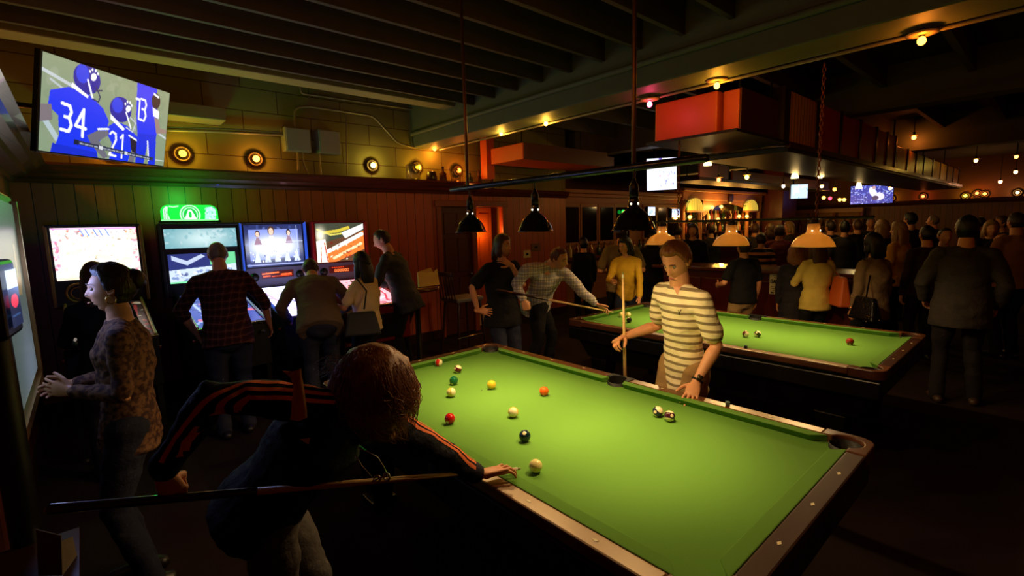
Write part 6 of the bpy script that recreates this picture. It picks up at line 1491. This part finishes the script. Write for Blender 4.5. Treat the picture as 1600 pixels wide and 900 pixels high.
q = crowd('c4', 'short blond child in a dark coat beside the woman in yellow', 1243, 5.95, 384, 20, fem=True, girth=.95, shirt=cloth('dark_coat', (36, 32, 34)), coat=1, hair=('sandy', 'bob'), pants=blackc, hem=.2, head_pitch=15)
P17 = crowd('c5', 'woman in a pale yellow sweater with long brown hair behind the far table', 1278, 5.75, 372, 45, fem=True, girth=1.0, shirt=cloth('pale_yellow_sweater', (206, 176, 84)), sleeve='long', hair=('brown', 'long'), pants=blackc, hem=.06, armL=(.0, .25, -.2), armR=(.0, .25, -.25), loose=.01)
c = U(1312, 455, 5.6); bag(None, c, .30, .14, .34, mat('orange_bag', (190, 84, 28), .5), .7, [P17['shR']+Vector((0, 0, .08)), P17['shR']+Vector((.04, -.06, -.1)), c+Vector((0, 0, .16))], label='bright orange handbag hanging beside the woman in the pale yellow sweater', name='handbag')
P18 = crowd('c6', 'dark haired woman in a grey brown top with a sequinned black bag', 1366, 5.2, 366, 60, fem=True, girth=1.05, shirt=cloth('taupe', (116, 92, 66)), sleeve='long', hair=('black', 'bob'), pants=blackc, loose=.012, hem=.1)
c = U(1352, 482, 4.95)
seq = mat('sequin_bag', (20, 18, 20), .12, .6, bump=.9, bs=60)
bo = bag(None, c, .34, .12, .24, seq, .9, [P18['shL']+Vector((0, 0, .08)), P18['shL']+Vector((-.03, -.08, -.1)), c+Vector((0, 0, .1))], label='black sequinned bag on the hip of the dark haired woman', name='handbag')
mb = MB()
for k in range(34): mb.ell(c+Vector((random.uniform(-.15, .15), random.uniform(-.15, .15), random.uniform(-.12, .12))), .006, 6, 4)
mb.build('sequins', mat('sequin', (230, 220, 200), .1, 1.0), bo)
crowd('c7', 'blonde woman in a mustard top seen from behind right of centre', 1404, 6.6, 346, 70, fem=True, shirt=cloth('mustard', (206, 150, 50)), sleeve='short', hair=('blond', 'long'), pants=blackc)
crowd('c8', 'blonde woman in dark clothes left of the one in mustard', 1377, 7.4, 344, 50, fem=True, shirt=blackc, hair=('blond', 'bob'), pants=blackc)
crowd('c9', 'dark haired person behind the blonde woman in mustard', 1420, 8.2, 332, 60, shirt=charcoal, hair=('black', 'short'), pants=blackc)
crowd('c10', 'man in a dark knit cap with his back to the tables', 1448, 5.9, 352, 40, girth=1.05, shirt=cloth('dark_plum', (50, 30, 36)), hair=('black', 'crop'), pants=blackc)
crowd('c11', 'man whose face shows just left of the big dark jacket', 1472, 6.6, 356, 215, girth=1.0, shirt=charcoal, hair=('dark', 'crop'), skin=skin_l, pants=blackc)
crowd('big', 'tall broad man in a dark grey jacket standing nearest on the right', 1508, 4.5, 338, 12, girth=1.06, shirt=mat('fabric_dark_grey_jacket', (44, 36, 32), .85, var=.25, bump=.3), coat=1, sleeve='long', hair=('black', 'short'), pants=cloth('dark_trousers', (26, 22, 24)), hem=.12, vs=.012, feet=((.16, .02), (.12, -.05)), armR=(.08, .08, -.48), armL=(.08, .14, -.44), loose=.02, shoes=mat('brown_shoe', (60, 40, 28), .5))
crowd('c12', 'fair haired woman facing the tables at the right', 1543, 7.2, 345, 205, fem=True, shirt=blackc, hair=('blond', 'bob'), skin=skin_l, pants=blackc, armR=(-.1, .25, .05))
crowd('c13', 'man in a light tan shirt standing at the right edge', 1585, 5.9, 331, 40, girth=1.15, shirt=cloth('tan_shirt', (150, 100, 62)), sleeve='long', hair=('dark', 'crop'), pants=blackc, vs=.012)
cl = [(1058, 9.5, 352, 'dark', 'short', charcoal, 'grey clothed drinker at the back bar left of the middle cream shade'), (1082, 8.6, 350, 'brown', 'bob', blackc, 'brown haired drinker partly behind the middle cream shade'), (1110, 9.8, 350, 'dark', 'short', blackc, 'dark clothed drinker straight behind the middle cream shade'),
 (1178, 10.2, 350, 'brown', 'short', charcoal, 'drinker seen between the middle and right cream shades, near the pillar'), (1232, 10.5, 347, 'blond', 'bob', charcoal, 'fair haired drinker left of the right cream shade'), (1296, 9.4, 345, 'dark', 'short', blackc, 'dark haired drinker just right of the right cream shade'),
 (1318, 8.6, 346, 'black', 'short', charcoal, 'black haired drinker beyond the counter, left one of a close pair'), (1338, 9.6, 344, 'brown', 'short', blackc, 'brown haired drinker beyond the counter, right one of a close pair'), (1357, 10.5, 340, 'grey', 'crop', charcoal, 'grey haired drinker under the widest far television'),
 (1456, 9.8, 336, 'grey', 'crop', charcoal, 'drinker with short grey hair far behind the knit cap'), (1527, 10, 340, 'dark', 'short', blackc, 'dark clothed drinker far behind the fair haired woman'), (1562, 8.4, 338, 'brown', 'short', charcoal, 'brown haired drinker left of the man in tan'),
 (912, 8.4, 372, 'black', 'short', blackc, 'dark drinker in black left of the man in olive grey'), (1020, 8.0, 362, 'black', 'bob', blackc, 'dark haired drinker behind the left cream shade')]
for i, (px, D, yt, hc_, st_, sh_, lb) in enumerate(cl):
    crowd('x%d' % i, lb, px, D, yt, [40, 200, 80, 10, 120, 60, 30][i % 7], det=0, vs=.02, shirt=sh_, hair=(hc_, st_), pants=blackc, girth=1+.1*(i % 3), armR=(0, .25, -.2) if i % 2 else None, disp=.006)
